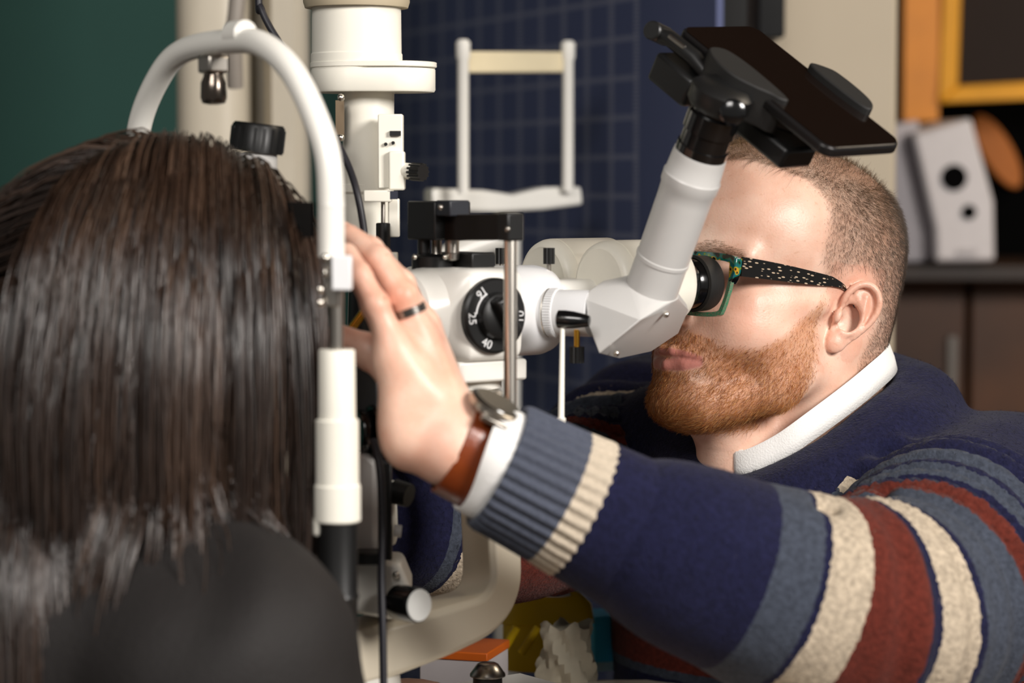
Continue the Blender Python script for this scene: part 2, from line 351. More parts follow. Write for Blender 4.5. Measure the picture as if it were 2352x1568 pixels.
# angled arm with pivot screw at the phone's upper end
g = G(); g.tube([Q(-.012,-.012,-.003), Q(.004,-.008,.001), Q(.03,-.006,0), Q(.05,-.004,-.006)], [.0045,.006,.0062,.005], 12); arm = g.build('holder_arm', M_black, hp)
g = G(); g.cyl(Q(-.006,-.018,.002), Q(-.010,.004,-.006), .0068, ch=.001); g.build('arm_pivot', M_black, hp)
g = G(); g.cyl(Q(.006,-.012,.004), Q(.022,-.011,.004), .0016); g.build('spring_pin', M_steel, hp)
g = G(); g.box(Q(.024,.0,-.020), e1, e2, e3, .020,.016,.011); g.build('clamp_block', M_black, hp, bevel=.003)
ck = P(1681, 268, 1.615); g = G(); g.lathe(ck+np.array([.004,.03,.006]), nrm([-.12,-.95,-.1]), [(0,.006),(.02,.006),(.022,.009),(.029,.009),(.031,.006)], 24); g.build('clamp_knob', M_blackg, hp)
g = G(); g.lathe(T1+dT*.034, dT, [(0,.019),(.004,.022),(.014,.022),(.018,.017)], 40); g.build('adapter_collar', M_black, hp)
g = G(); g.box(P(1762,305,1.67), e1, e2, e3, .034,.016,.008); g.build('lower_bracket', M_black, hp, bevel=.003)
# tonometer bracket and chrome rod
m0 = P(1003, 600, 1.70)
br = G(); br.box(P(1008,506,1.70), A, N, Z, .0155,.017,.0135); brk = br.build('bracket_block', M_black, SL, bevel=.0012)
g = G(); pa, pb = P(1010,522,1.70), P(1174,521,1.617); d = nrm(pb-pa); g.box((pa+pb)/2, d, np.cross(Z,d), Z, np.linalg.norm(pb-pa)/2,.0055,.0090); g.build('bracket_arm', pm('bronze_black','#1c120d',.32,.3), brk, bevel=.0008)
g = G(); g.box(P(1173,521,1.617), N, A, Z, .0060,.0070,.0093); g.build('rod_clamp', M_black, brk, bevel=.0012)
g = G(); g.box(P(1040,478,1.675), N, A, Z, .0085,.0085,.0055); g.build('lock_tab', pm('slate_plastic','#23252b',.4), brk, bevel=.001)
for q in ((1012,476,1.655),(1166,526,1.608),(1172,496,1.612)):
    g = G(); g.ball(P(*q), .0020); g.build('screw', M_steel, brk)
g = G(); g.cyl(P(1172,545,1.617), P(1172,1010,1.617), .0044, n=24); g.build('chrome_rod', M_chrome, SL)
g = G(); g.lathe(P(993,622,1.70), Z, [(0,.0145),(.010,.0145),(.0115,.0125),(.0120,.006)], 36); mk = g.build('mount_collar', M_black, SL)
for q in ((953,590,1.685),(1022,590,1.685)):
    g = G(); g.ball(P(*q), .0020); g.build('screw', M_chrome, mk)
g = G(); g.box(P(1070,600,1.705), N, A, Z, .021,.010,.0065); g.build('mount_plate', M_black, SL, bevel=.001)
for q, rr in (((1003,0,1.70),.0035), ((1038,0,1.69),.0050), ((974,0,1.70),.0045)):
    a_, b_ = P(q[0],548,q[2]), P(q[0],598,q[2]); g = G(); g.lathe(a_, b_-a_, [(0,rr),(.010,rr),(.0105,rr*1.1),(.0145,rr*1.0),(.0155,rr*.5)], 20); g.build('guide_pin', M_steel if q[0] > 1000 else M_black, mk)
# support below the body and the L-shaped microscope arm
g = G(); g.box(I(.052,.004,-.0395), A, N, Z, .030,.030,.0075); g.build('body_seat', M_white, SL, bevel=.002)
g = G(); cc = I(.052,.0,-.047); g.lathe(cc, -Z, [(0,.026),(.006,.026),(.007,.023),(.030,.015),(.05,.014)], 40); g.build('seat_cone', M_white, SL)
path = crom([P(1108,930,1.70), P(1120,1100,1.70), P(1128,1250,1.70), P(1126,1340,1.695), P(1092,1398,1.685), P(1020,1432,1.67), P(900,1472,1.655), P(810,1500,1.64), P(720,1520,1.62)], 6)
V = []; F = []; n_ = len(path)
def ss0(t): t = min(1, max(0, (t-.45)/.35)); return t*t*(3-2*t)
side = nrm(np.cross(Z, nrm(path[-1]-path[-8])))
prof8 = [(-1,-.75),(-.8,-1),(.8,-1),(1,-.75),(1,.75),(.8,1),(-.8,1),(-1,.75)]
for i in range(n_):
    T = nrm(path[min(i+1,n_-1)]-path[max(i-1,0)]); y_ = nrm(np.cross(side, T)); x_ = nrm(np.cross(T, y_))
    for a_, b_ in prof8: V.append(path[i]+x_*(a_*.019)+y_*(b_*(.0140+.0052*ss0(i/(n_-1)))))
for i in range(n_-1):
    for k in range(8): F.append([i*8+k, i*8+(k+1)%8, (i+1)*8+(k+1)%8, (i+1)*8+k])
F.append(list(range(8))); F.append([(n_-1)*8+k for k in range(8)][::-1])
g = G(); g.add(V, F); g.build('microscope_arm', pm('cream_arm_enamel','#d6ccb8',.4,var=.02,coat=.15), SL, smooth=30, bevel=.001)
# base under the arm
bz = P(860,1500,1.66)
g = G(); g.lathe((bz[0]-.02,bz[1],TABLE_Z), Z, [(0,.075),(.004,.078),(.035,.076),(.05,.055),(.056,.04),(bz[2]-TABLE_Z,.036)], 48); g.build('pivot_base', M_white, SL)
g = G(); g.box((bz[0]+.05,bz[1]+.06,TABLE_Z+.02), A, N, Z, .14,.10,.018); g.build('slide_base', M_white, SL, bevel=.006)
# illumination column
def cylpx(g, px0, px1, y0, y1, D, n=48, ch=.001):
    r = (px1-px0)/2*D/FPX; c0 = P((px0+px1)/2, y0, D); c1 = P((px0+px1)/2, y1, D); h = c0[2]-c1[2]; g.lathe((c0[0],c0[1],c1[2]), Z, [(0,r-ch),(ch,r),(h-ch,r),(h,r-ch)], n); return g
TD = 1.80; tx = P(820,300,TD); txy = np.array([tx[0], tx[1]])
def zt(py): return P(820, py, TD)[2]
def rt(px): return px*TD/FPX
c = np.array([txy[0], txy[1], 0])
g = G(); g.lathe(c+Z*zt(212), Z, [(0,rt(100)),(zt(150)-zt(212)-.001,rt(105)),(zt(150)-zt(212),rt(103)),(zt(148)-zt(212),rt(103)),(zt(146)-zt(212),rt(105)),(zt(126)-zt(212),rt(105)),(zt(123)-zt(212),rt(103)),(zt(12)-zt(212),rt(102))], 64); lh = g.build('lamp_housing', M_ivory, SL, smooth=30)
g = G(); g.lathe(c+Z*zt(20), Z, [(0,rt(118)),(.004,rt(122)),(.03,rt(122)),(.05,rt(90)),(.06,rt(60))], 48); g.build('lamp_cap', pm('tan_cap','#b3a68d',.5), lh)
fo = c+np.array([rt(86), -rt(20), 0])
def stadium(g, y0, y1, ra, rb, ch):
    z0, z1 = zt(y0), zt(y1); pts = []
    for cc_, rr in ((c, ra), (fo, rb)):
        for k in range(40):
            e = np.array([math.cos(k/40*6.2832), math.sin(k/40*6.2832), 0])
            for z_, r_ in ((z0, rt(rr-3)), (z0+ch, rt(rr)), (z1-ch*.5, rt(rr)), (z1, rt(rr-1.5))): pts.append(cc_+e*r_+Z*z_)
    return g.hull(pts)
g = G(); stadium(g, 213, 160, 105, 95, .0015); g.build('filter_disc', M_ivory, lh, smooth=35)
g = G(); stadium(g, 158, 145, 107, 98, .0006); g.build('filter_lid', M_ivory, lh, smooth=35)
for q in ((862,192,1.765),(770,24,1.768)):
    g = G(); g.ball(P(*q), .0022); g.build('screw', M_steel, lh)
g = G(); c2 = c+np.array([rt(26),0,0]); g.lathe(c2+Z*zt(440), Z, [(0,rt(58)),(zt(210)-zt(440),rt(60))], 48); tw = g.build('column_tube', M_ivory, SL)
for q in ((783,224,1.755),(783,316,1.755)):
    g = G(); g.ball(P(*q), .0027); g.build('screw', M_chrome, tw)
g = G(); a_, b_ = P(781,232,1.775), P(781,308,1.775); g.box((a_+b_)/2, (1,0,0),(0,1,0),Z,.0030,.004,.0125); g.build('slot_plate', pm('bronze_strip','#7b6a55',.4,.5), tw)
g = G(); g.box(P(898,348,1.765),(1,0,0),(0,1,0),Z,.0090,.010,.0270); pl = g.build('scale_plate', M_ivory, tw, bevel=.001)
g = G(); g.box(P(912,392,1.76),(1,0,0),(0,1,0),Z,.0058,.010,.0142); g.build('knob_plate', M_ivory, tw, bevel=.0015)
g = G(); g.cyl(P(920,392,1.758), P(950,394,1.75), .0062, .0058); wk = g.build('knob_stem', M_ivory, tw)
g = G(); ribbed(g, P(946,394,1.751), P(980,396,1.742)-P(946,394,1.751), .011, .0066, 12); g.build('slit_knob', M_black, wk, smooth=20)
for q in ((886,331,1.754),(903,328,1.754),(897,419,1.754)):
    g = G(); g.cyl(P(*q), P(q[0],q[1],q[2]-.002), .0013, n=12); g.build('screw_hole', M_black, pl)
g = G(); g.box(P(908,306,1.753),(1,0,0),(0,1,0),Z,.004,.002,.0017); g.build('notch', M_black, pl)
g = G(); c3 = c+np.array([rt(20),0,0]); g.lathe(c3+Z*zt(640), Z, [(0,rt(50)),(zt(446)-zt(640),rt(54)),(zt(440)-zt(640),rt(58)),(zt(424)-zt(640),rt(58)),(zt(422)-zt(640),rt(55))], 48); lo = g.build('lower_column', M_ivory, SL, smooth=30)
g = G(); g.box(P(868,450,1.745),(1,0,0),(0,1,0),Z,.0100,.008,.0042); g.build('side_block', M_ivory, lo, bevel=.001)
g = G(); g.box(P(902,448,1.738),(1,0,0),(0,1,0),Z,.0036,.001,.0030); g.build('label_plate', pm('label_blue','#2a2d3a',.4), lo)
g = G(); g.box(P(905,500,1.76),(1,0,0),(0,1,0),Z,.0040,.006,.0140); g.build('fork_prong', M_ivory, lo, bevel=.001)
g = G(); g.cyl(P(880,462,1.75), P(880,514,1.75), .0016); g.build('thin_pin', M_steel, lo)
g = G(); g.cyl(P(880,512,1.75), P(880,590,1.75), .0052, ch=.0006); g.build('pin_sleeve', M_black, lo)
g = G(); g.box(P(888,600,1.74),(1,0,0),(0,1,0),Z,.0080,.008,.0065); g.build('prism_block', M_ivory, lo, bevel=.001)
g = G(); g.tube([P(838,640,1.80),P(835,760,1.78),P(835,860,1.74),P(840,960,1.70)], .012, 16); g.build('lower_stem', M_black, SL)
g = G(); g.cyl(P(848,700,1.72), P(800,765,1.72), .0034, n=12); g.build('brass_pin', M_brass, SL)
# lower carrier, handwheel, centring knob
for px, r_ in ((820,.0135),(850,.017)):
    a_ = P(px, 990, 1.63); g = G(); g.lathe(a_, A*.5-N*.1+np.array([.6,0,0]), [(0,r_),(.0015,r_+.001),(.006,r_+.001),(.0075,r_),(.0078,r_*.6)], 36); g.build('hand_wheel', M_blackg, SL)
g = G(); g.box(P(838,890,1.66),(1,0,0),(0,1,0),Z,.011,.012,.030); g.build('wheel_bracket', M_black, SL, bevel=.003)
g = G(); g.prism([P(x,y,1.625) for x,y in ((806,1050),(838,1036),(868,1062),(868,1240),(872,1280),(872,1400),(810,1408))], np.array([0,.05,0])); cr = g.build('carrier_column', M_grey, SL, bevel=.004)
g = G(); g.prism([P(x,y,1.622) for x,y in ((806,1286),(918,1292),(940,1345),(940,1410),(900,1424),(806,1408))], np.array([0,.05,0])); g.build('carrier_foot', M_white, SL, bevel=.003)
g = G(); g.prism([P(x,y,1.65) for x,y in ((868,1120),(905,1112),(910,1250),(868,1262))], np.array([0,.03,0])); g.build('carrier_plate', M_ivory, SL, bevel=.002)
g = G(); g.cyl(P(905,1128,1.64), P(940,1138,1.635), .0085, .0080); g.build('carrier_knob', M_black, SL)
g = G(); g.cyl(P(905,1218,1.64), P(922,1220,1.64), .0042); g.build('side_pin', M_grey, SL)
g = G(); g.box(P(850,1278,1.615),(1,0,0),(0,1,0),Z,.009,.012,.004); g.build('gap_bar', M_black, SL, bevel=.001)
k0, k1 = P(912,1382,1.605), P(978,1392,1.585)
g = G(); g.lathe(k0, k1-k0, [(0,.0108),(.001,.0118),(.020,.0118),(.0215,.0112)], 40); kk = g.build('centring_knob', M_blackg, SL)
g = G(); L_ = .0212; g.lathe(k0+nrm(k1-k0)*L_, k1-k0, [(0,.0108),(.0012,.0104),(.0014,0)], 40, cap=False); g.build('knob_cap', pm('pale_cap','#c9c9c6',.45), kk)
g = G(); g.box(P(886,1180,1.635),(1,0,0),(0,1,0),Z,.0042,.006,.036); g.build('rack_bar', M_black, SL, bevel=.001)
g = G(); g.ball(P(910,1320,1.618), .0024); g.build('screw', M_steel, cr)

# ------------------------------------------------------------ patient head rest
HC = P(545, 420, 1.585); HC = np.array([HC[0]-.006, HC[1], 0]); HW = .125
HR = thing('head_rest', (HC[0], HC[1], TABLE_Z), 'white tubular patient head rest frame arching over the dark-haired woman', 'head rest')
nr = HC+N*HW; fr_ = HC-N*HW
ztop = P(600, 92, 1.56)[2]; zcl = P(745, 590, 1.485)[2]
arch = [nr+Z*zcl, nr+Z*(zcl+.03), nr+Z*(ztop-.105), nr-N*.006+Z*(ztop-.07), HC+N*.085+Z*(ztop-.026), HC+N*.045+Z*(ztop-.004), HC+Z*ztop, HC-N*.06+Z*(ztop-.004), HC-N*.095+Z*(ztop-.022), fr_+N*.003+Z*(ztop-.055), fr_+Z*(ztop-.10), fr_+N*.003+Z*(zcl-.06)]
arch = crom(arch, 8)
g = G(); g.tube(arch, .0083, 20); ar = g.build('arch_tube', M_white, HR)
cl = HC-N*.018+Z*(ztop-.008)
g = G(); g.box(cl-Z*.006, N, A, Z, .008,.008,.006); cb = g.build('lamp_clamp', M_steel, HR, bevel=.002)
g = G(); g.lathe(cl-Z*.008, -Z, [(0,.006),(.006,.0068),(.010,.0085),(.020,.0088),(.0235,.0075),(.0245,.003)], 28); g.build('fixation_lamp', pm('dark_chrome','#6b625a',.2,1.), cb)
g = G(); g.cyl(HC+N*.006+Z*(ztop+.004), HC+N*.026+Z*(ztop+.004), .009, n=20, ch=.002); g.build('arch_sleeve', M_white, ar)
u0 = P(745, 585, 1.485); ux = np.array([nr[0], nr[1], 0])
def zu(py): return P(745, py, 1.485)[2]
def ru(px): return px*1.485/FPX
g = G(); g.box(ux+Z*(zu(640)), (1,0,0),(0,1,0), Z, .0050,.0060,(zu(575)-zu(705))/2); un = g.build('upright_joint', M_steel, HR, bevel=.001)
for q in ((748,592),(748,626),(735,665),(735,695)):
    g = G(); c_ = P(q[0],q[1],1.477); g.ball(c_, .0028); g.build('screw', M_chrome, un)
g = G(); c_ = P(786,626,1.478); g.box(c_, (1,0,0),(0,1,0), Z, .0060,.008,.0105); g.build('height_mark_block', M_cool, un, bevel=.001)
g = G(); g.cyl(ux+np.array([.0025,0,0])+Z*zu(810), ux+np.array([.0025,0,0])+Z*zu(660), .0047); g.build('guide_rod', M_steel, HR)
g = G(); sx = ux+np.array([.003,0,0]); z0 = zu(1205)
g.lathe(sx+Z*z0, Z, [(0,ru(50)),(.001,ru(54)),(zu(1120)-z0,ru(54)),(zu(1116)-z0,ru(50)),(zu(968)-z0,ru(50)),(zu(964)-z0,ru(43)),(zu(808)-z0,ru(42)),(zu(804)-z0,ru(40))], 48); sl = g.build('height_sleeve', M_ivory, HR, smooth=30)
g = G(); g.lathe(sx+Z*TABLE_Z, Z, [(0,.02),(.006,.02),(.007,ru(46)),(zu(1390)-TABLE_Z,ru(46)),(zu(1380)-TABLE_Z,ru(50)),(zu(1370)-TABLE_Z,ru(46)),(zu(1206)-TABLE_Z,ru(46))], 40); g.build('lower_post', M_black, HR, smooth=30)
fx = np.array([fr_[0], fr_[1], 0])
g = G(); g.lathe(fx+Z*TABLE_Z, Z, [(0,.02),(.006,.02),(.007,.0125),(zu(1205)-TABLE_Z,.0125),(zu(1204)-TABLE_Z,.0145),(zu(804)-TABLE_Z,.0115),(zcl-.06-TABLE_Z,.0095)], 32); g.build('far_post', M_ivory, HR)
# forehead band and chin cup that the patient leans on
zb = P(650, 500, 1.6)[2]
g = G(); bpts = [HC+N*(HW*math.cos(q))+A*(.012*math.sin(q))+Z*zb for q in np.linspace(.75, math.pi-.75, 18)]
V = []; F = []
for p_ in bpts: V += [p_-Z*.011-A*.001, p_+Z*.011-A*.001, p_+Z*.011+A*.001, p_-Z*.011+A*.001]
for i in range(17):
    for k in range(4): F.append([i*4+k, i*4+(k+1)%4, (i+1)*4+(k+1)%4, (i+1)*4+k])
g.add(V, F); g.build('forehead_band', M_rubber, HR)
zchin = P(700, 1100, 1.6)[2]-.005
g = G(); g.box(HC+Z*(zchin-.012), N, A, Z, HW,.012,.006); g.build('chin_bar', M_ivory, HR, bevel=.003)
# ------------------------------------------------------------ cables
M_cable = pm('dark_cable','#1d1c22',.45)
g = G(); _ct = P(592,-60,1.74); g.tube(crom([(_ct[0]-.05,_ct[1]+.10,CEIL-.005),(_ct[0]-.03,_ct[1]+.06,2.2),(_ct[0]-.006,_ct[1]+.01,1.65),_ct,P(600,20,1.735),P(640,95,1.73),P(690,160,1.725),P(725,240,1.72),P(765,310,1.71),P(800,380,1.70),P(822,450,1.69),P(838,545,1.69),P(846,640,1.69)],8), .0026, 10)
tag(g.build('cable', M_cable), 'dark cable hanging down beside the arch to the lamp column', 'cable')
g = G(); g.tube(crom([P(857,1010,1.60),P(873,1080,1.59),P(878,1200,1.585),P(876,1330,1.58),P(879,1450,1.575),P(882,1640,1.57),P(884,1760,1.57)],8), .0027, 10)
tag(g.build('cable', M_cable), 'dark cable running straight down in front of the slit lamp base', 'cable')
# ------------------------------------------------------------ instrument table and what stands on it
tb_ = thing('instrument_table', (.0, 1.80, 0), 'pale instrument table under the slit lamp and clutter', 'table')
g = G(); g.box((-.04,1.74,TABLE_Z-.0145),(1,0,0),(0,1,0),Z,.32,.28,.0145); g.build('table_top', pm('pale_table_top','#c9bfae',.5), tb_, bevel=.004)
g = G(); g.lathe((-.08,1.80,.018), Z, [(0,.05),(TABLE_Z-.05,.05)], 32); g.build('leg', M_grey, tb_)
g = G(); g.box((-.08,1.80,.034),(1,0,0),(0,1,0),Z,.10,.16,.016); g.build('base', M_grey, tb_, bevel=.008)
def stand(o): return o
# black joystick with silver cap
js = thing('joystick', (*P(1120,1530,1.74)[:2], TABLE_Z), 'silver-capped black joystick knob under the white arm', 'joystick')
c = P(1120,1530,1.74); c0 = np.array([c[0],c[1],0])
def zj(py): return P(1120,py,1.74)[2]
g = G(); g.lathe(c0+Z*zj(1556), Z, [(0,.0095),(.0012,.0128),(.0028,.0128),(.0098,.0078),(.0108,.006),(.0108,0)], 40, cap=False); g.build('cap', M_steel, js)
g = G(); g.lathe(c0+Z*(TABLE_Z+.02), Z, [(0,.012),(zj(1556)-TABLE_Z-.02,.0105)], 32); g.build('stick', M_black, js)
g = G(); g.lathe(c0+Z*TABLE_Z, Z, [(0,.05),(.008,.05),(.02,.03),(.021,.012)], 32); g.build('boot', M_rubber, js)
def on_table(D, py=1545): return None
# white box with orange lid stripe
bxp = P(1095,1545,1.95); g = G(); hz = (P(1095,1497,1.95)[2]-TABLE_Z)/2
wb = thing('carton', (bxp[0],bxp[1],TABLE_Z), 'white carton with an orange lid behind the silver knob', 'box')
g = G(); g.box((bxp[0]-.01,bxp[1],TABLE_Z+hz),(1,-.3,0),(.3,1,0),Z,.028,.03,hz); g.build('carton_body', pm('white_card','#b9b2b3',.6), wb, bevel=.001)
g = G(); g.box((bxp[0]-.01,bxp[1],TABLE_Z+2*hz+.003),(1,-.3,0),(.3,1,0),Z,.029,.031,.0035); g.build('lid', pm('orange_card','#c25a12',.55), wb, bevel=.001)
# yellow moulded tub
yt = P(1255,1405,2.08); ytz0 = TABLE_Z; ytz1 = P(1255,1352,2.08)[2]; hmid = P(1255,1432,2.08)[2]
yb = thing('yellow_tub', (yt[0],yt[1],TABLE_Z), 'yellow plastic tub with white label beside the blue carton', 'tub')
g = G(); ring2 = lambda r, z: [(yt[0]+r*1.25*math.cos(k/24*6.2832), yt[1]+.5*r*math.sin(k/24*6.2832), z) for k in range(24)]
V = []; F = []; zs = [(TABLE_Z,.030),(hmid,.030),(hmid+.001,.033),(ytz1-.012,.031),(ytz1,.022)]
for z_, r_ in zs: V += ring2(r_, z_)
for i in range(4):
    for k in range(24): F.append([i*24+k, i*24+(k+1)%24, (i+1)*24+(k+1)%24, (i+1)*24+k])
F.append(list(range(24))); F.append([96+k for k in range(24)])
g.add(V, F); g.build('tub_body', pm('yellow_plastic','#d8b20a',.4,trans=.0), yb)
g = G(); g.lathe((yt[0]+.008,yt[1]-.004,ytz1-.004), Z, [(0,.014),(.006,.012)], 24); g.build('tub_cap', M_cool, yb)
for k, (x0, x1) in enumerate(((1160,1195),(1205,1245))):
    g = G(); g.tube([P(x0-8,1500,2.03), P(x1-8,1440,2.03)], .0038, 10); st_ = g.build('handle_bar', pm('yellow_plastic','#d8b20a',.4), yb)
# blue carton
bl = P(1383,1470,2.12); z1 = P(1383,1405,2.12)[2]; bc = thing('carton', (bl[0],bl[1],TABLE_Z), 'bright blue carton at the right of the yellow tub', 'box')
g = G(); g.box((bl[0],bl[1],(z1+TABLE_Z)/2),(1,.4,0),(-.4,1,0),Z,.016,.02,(z1-TABLE_Z)/2); g.build('carton_body', pm('blue_card','#35aede',.5), bc, bevel=.001)
g = G(); zz = P(1383,1520,2.12)[2]; g.box((bl[0],bl[1],zz),(1,.4,0),(-.4,1,0),Z,.0163,.0203,.004); g.build('pale_band', pm('pale_blue_card','#8fb6c6',.5), bc)
# crumpled white tissue in front of the tub
ti = P(1303,1480,2.0); V = []; F = []; nu, nv = 26, 14; zt0, zt1 = TABLE_Z, P(1303,1432,2.0)[2]
for j in range(nv):
    for k in range(nu):
        a_ = 2*math.pi*k/nu; f_ = j/(nv-1); r_ = (.021-.004*f_)*(1+.28*math.sin(3*a_+4*f_)*math.sin(5*f_+a_)+.12*math.sin(9*a_+11*f_)); V.append((ti[0]+r_*math.cos(a_), ti[1]+.8*r_*math.sin(a_), zt0+(zt1-zt0)*f_+.004*math.sin(4*a_)*f_))
for j in range(nv-1):
    for k in range(nu): F.append([j*nu+k, j*nu+(k+1)%nu, (j+1)*nu+(k+1)%nu, (j+1)*nu+k])
F.append(list(range(nu))); F.append([(nv-1)*nu+k for k in range(nu)])
tag(mesh_obj('tissue_wad', V, F, pm('white_tissue','#cfc6b0',.8,var=.12,scale=90)), 'crumpled white tissue wad in front of the yellow tub', 'tissue')
c = P(1300,1546,1.96); g = G(); g.box((c[0],c[1],TABLE_Z+.004),(1,.15,0),(-.15,1,0),Z,.045,.03,.004)
tag(g.build('paper_pad', pm('paper','#d5cdbd',.7), bevel=.0008), 'pale paper pad lying on the table under the tissue wad', 'paper')
c = P(1040,1560,1.70); g = G(); g.box((c[0],c[1]-.02,TABLE_Z+.012),(1,-.25,0),(.25,1,0),Z,.03,.02,.012)
o = g.build('power_box', M_white, None, bevel=.003); tag(o, 'small white power box below the curved white arm', 'box')

# ------------------------------------------------------------ background furniture
# second head rest, far behind
c2 = P(1185,300,2.5); dr_ = nrm([.45,.75,0]); S2 = thing('head_rest', (c2[0],c2[1],0), 'blurred white chin rest frame standing before the navy grid wall', 'head rest')
pL, pR = P(1062,300,2.42), P(1306,300,2.52)
dv = nrm([pR[0]-pL[0], pR[1]-pL[1], 0])
for px, D, y0, y1 in ((1064,2.42,92,445),(1304,2.52,95,440)):
    a_, b_ = P(px,y1,D), P(px,y0,D); r_ = 13*D/FPX; h_ = b_[2]-a_[2]
    g = G(); g.lathe((a_[0],a_[1],a_[2]), Z, [(0,r_),(h_-.020,r_),(h_-.018,r_*1.25),(h_-.003,r_*1.3),(h_,r_*.8)], 24); g.build('post', M_white, S2)
a_, b_ = P(1064,143,2.42), P(1304,143,2.52); g = G(); d_ = nrm(b_-a_); g.box((a_+b_)/2, d_, np.cross(Z,d_), Z, np.linalg.norm(b_-a_)/2,.004,.0108); g.build('forehead_band', pm('cream_band','#ded0ae',.6), S2, bevel=.002)
out = [(992,432),(1110,436),(1150,442),(1178,447),(1215,438),(1250,430),(1335,428),(1340,470),(1250,482),(1140,488),(1080,487),(1060,478),(992,470)]
g = G(); g.prism([P(x_,y_,2.44+.1*(x_-992)/348) for x_,y_ in out], np.array([-.01,.05,0])); g.build('chin_plate', M_white, S2, bevel=.004, segs=3)
a_ = P(1165,485,2.5); g = G(); g.cyl((a_[0],a_[1]+.03,.018), (a_[0],a_[1]+.03,a_[2]), .014); g.build('stem', M_white, S2)
g = G(); g.lathe((a_[0],a_[1]+.03,.018), Z, [(0,.10),(.012,.10),(.02,.05),(.022,.02)], 32); g.build('foot', M_white, S2)
g = G(); g.tube([P(1010,600,2.48), P(1075,570,2.49), P(1150,545,2.5)], .013, 14); g.build('brace', M_white, S2)
# white equipment column at left
ec = P(560,420,2.55); EC = thing('equipment_column', (ec[0],ec[1],0), 'pale beige equipment column behind the arch, before the green wall', 'column')
def colz(px0, px1, D, dy, nm, m, n=40):
    c = P((px0+px1)/2, 420, D); r = (px1-px0)/2*D/FPX; g = G(); g.lathe((c[0],c[1]+dy,.018), Z, [(0,r),(CEIL-.06,r)], n, sx=1); return g.build(nm, m, EC)
M_col = pm('beige_column','#c8beab',.45,coat=.1,var=.03)
def slab(px0, px1, D, th_, rr, nm):
    w_ = (px1-px0)/2*D/FPX; c = P((px0+px1)/2,420,D); pts = []
    for cx, cy, a0 in ((w_-rr,-th_+rr,-90),(w_-rr,th_-rr,0),(-w_+rr,th_-rr,90),(-w_+rr,-th_+rr,180)):
        for k in range(7): t = math.radians(a0+15*k); pts.append((c[0]+cx+rr*math.cos(t), c[1]+cy+rr*math.sin(t), .018))
    g = G(); g.prism(pts, Z*(CEIL-.06)); return g.build(nm, M_col, EC, smooth=50)
slab(411, 575, 2.52, .04, .030, 'front_panel'); slab(560, 640, 2.60, .03, .008, 'recess_panel'); slab(610, 712, 2.54, .045, .035, 'rear_panel')
a_ = P(592,352,2.05); d_ = nrm([.10,.0,.97]); g = G(); fr3 = P(592,285,2.05)
bk = thing('instrument_stand', (*P(588,420,2.05)[:2],.018), 'slim stand with black ribbed cap rising behind the woman\'s head', 'stand')
g = G(); g.lathe(P(588,350,2.05), nrm([.12,0,1]), [(0,.0225),(.022,.0225),(.0245,.0205),(.0245,.0)], 36, cap=False); g.build('cap', M_black, bk)
g = G()
for k in range(18):
    t = 2*math.pi*k/18; x_, y_, z_ = frame(nrm([.12,0,1])); e = x_*math.cos(t)+y_*math.sin(t); g.box(P(588,350,2.05)+z_*.011+e*.0225, z_, np.cross(z_,e), e, .0095,.0012,.0008)
tag(g.build('ribs', M_black, bk), kind='stuff')
q_ = P(588,350,2.05); g = G(); g.lathe((q_[0],q_[1],.018), Z, [(0,.025),(.02,.025),(.03,.02),(q_[2]-.018,.018)], 32); g.build('stand', M_grey, bk)
# grey hose at top
g = G(); _ht = P(548,-40,2.3); g.tube([(_ht[0],_ht[1],CEIL-.005),_ht,P(542,30,2.3),P(536,75,2.3),P(540,200,2.32)], .008, 12); o = g.build('hose', pm('grey_hose','#8d857c',.5)); tag(o, 'grey hose hanging in front of the beige column', 'hose')
# black holder on the pillar
hd = P(1772,20,2.70); g = G(); rr = []
for cx, cy, a0 in ((.010,-.028,-90),(.010,.05,0),(-.010,.05,90),(-.010,-.028,180)):
    for k in range(6): t = math.radians(a0+18*k); rr.append(np.array([hd[0]+cx+.005*math.cos(t), hd[1]-.002, hd[2]+cy+.005*math.sin(t)]))
g.prism(rr, np.array([0,.05,0])); o = g.build('wall_handset', M_blackg, bevel=.002); tag(o, 'black handset mounted on the pale pillar above the phone', 'handset')
# right background: orange board, gold frame, white speaker on shelf
M_or = pm('orange_wood','#e08a10',.5,var=.18,scale=20)
c = P(2112,140,3.7); g = G(); g.box((c[0],c[1],1.2+.6),(1,0,0),(0,1,0),Z,(2152-2072)/2*3.7/FPX,.02,.75); zlo = P(2112,278,3.7)[2]
V = np.array(g.v); V[:,2] = np.where(V[:,2] > 1.5, 2.5, zlo)
tag(mesh_obj('wooden_post', V, g.f, M_or), 'orange wooden upright left of the gold picture frame', 'post')
pf = thing('picture_frame', P(2330,226,3.7), 'gold wooden picture frame above the white speaker', 'picture frame')
def fpt(x_, y_): return P(x_, y_, 3.7)
fo_ = [fpt(2150,238), fpt(2520,222), fpt(2530,-300), fpt(2172,-310)]; fi_ = [fpt(2196,198), fpt(2480,182), fpt(2490,-260), fpt(2212,-270)]
V = fo_+fi_+[p_-np.array([0,.025,0]) for p_ in fo_]+[p_-np.array([0,.018,0]) for p_ in fi_]
for nm, k in (('lower_rail',0),('side_rail',1),('upper_rail',2),('side_rail',3)):
    j = (k+1)%4; g = G(); g.add([V[k],V[j],V[4+j],V[4+k],V[8+k],V[8+j],V[12+j],V[12+k]], [[0,1,2,3],[4,5,6,7],[0,1,5,4],[1,2,6,5],[2,3,7,6],[3,0,4,7]]); g.build(nm, pm('gold_wood','#dd9a1a',.45,var=.15,scale=25), pf, bevel=.003)
g = G(); g.prism(fi_, np.array([0,.01,0])); g.build('canvas', pm('brown_canvas','#1c0d05',.8,var=.3,scale=6), pf)
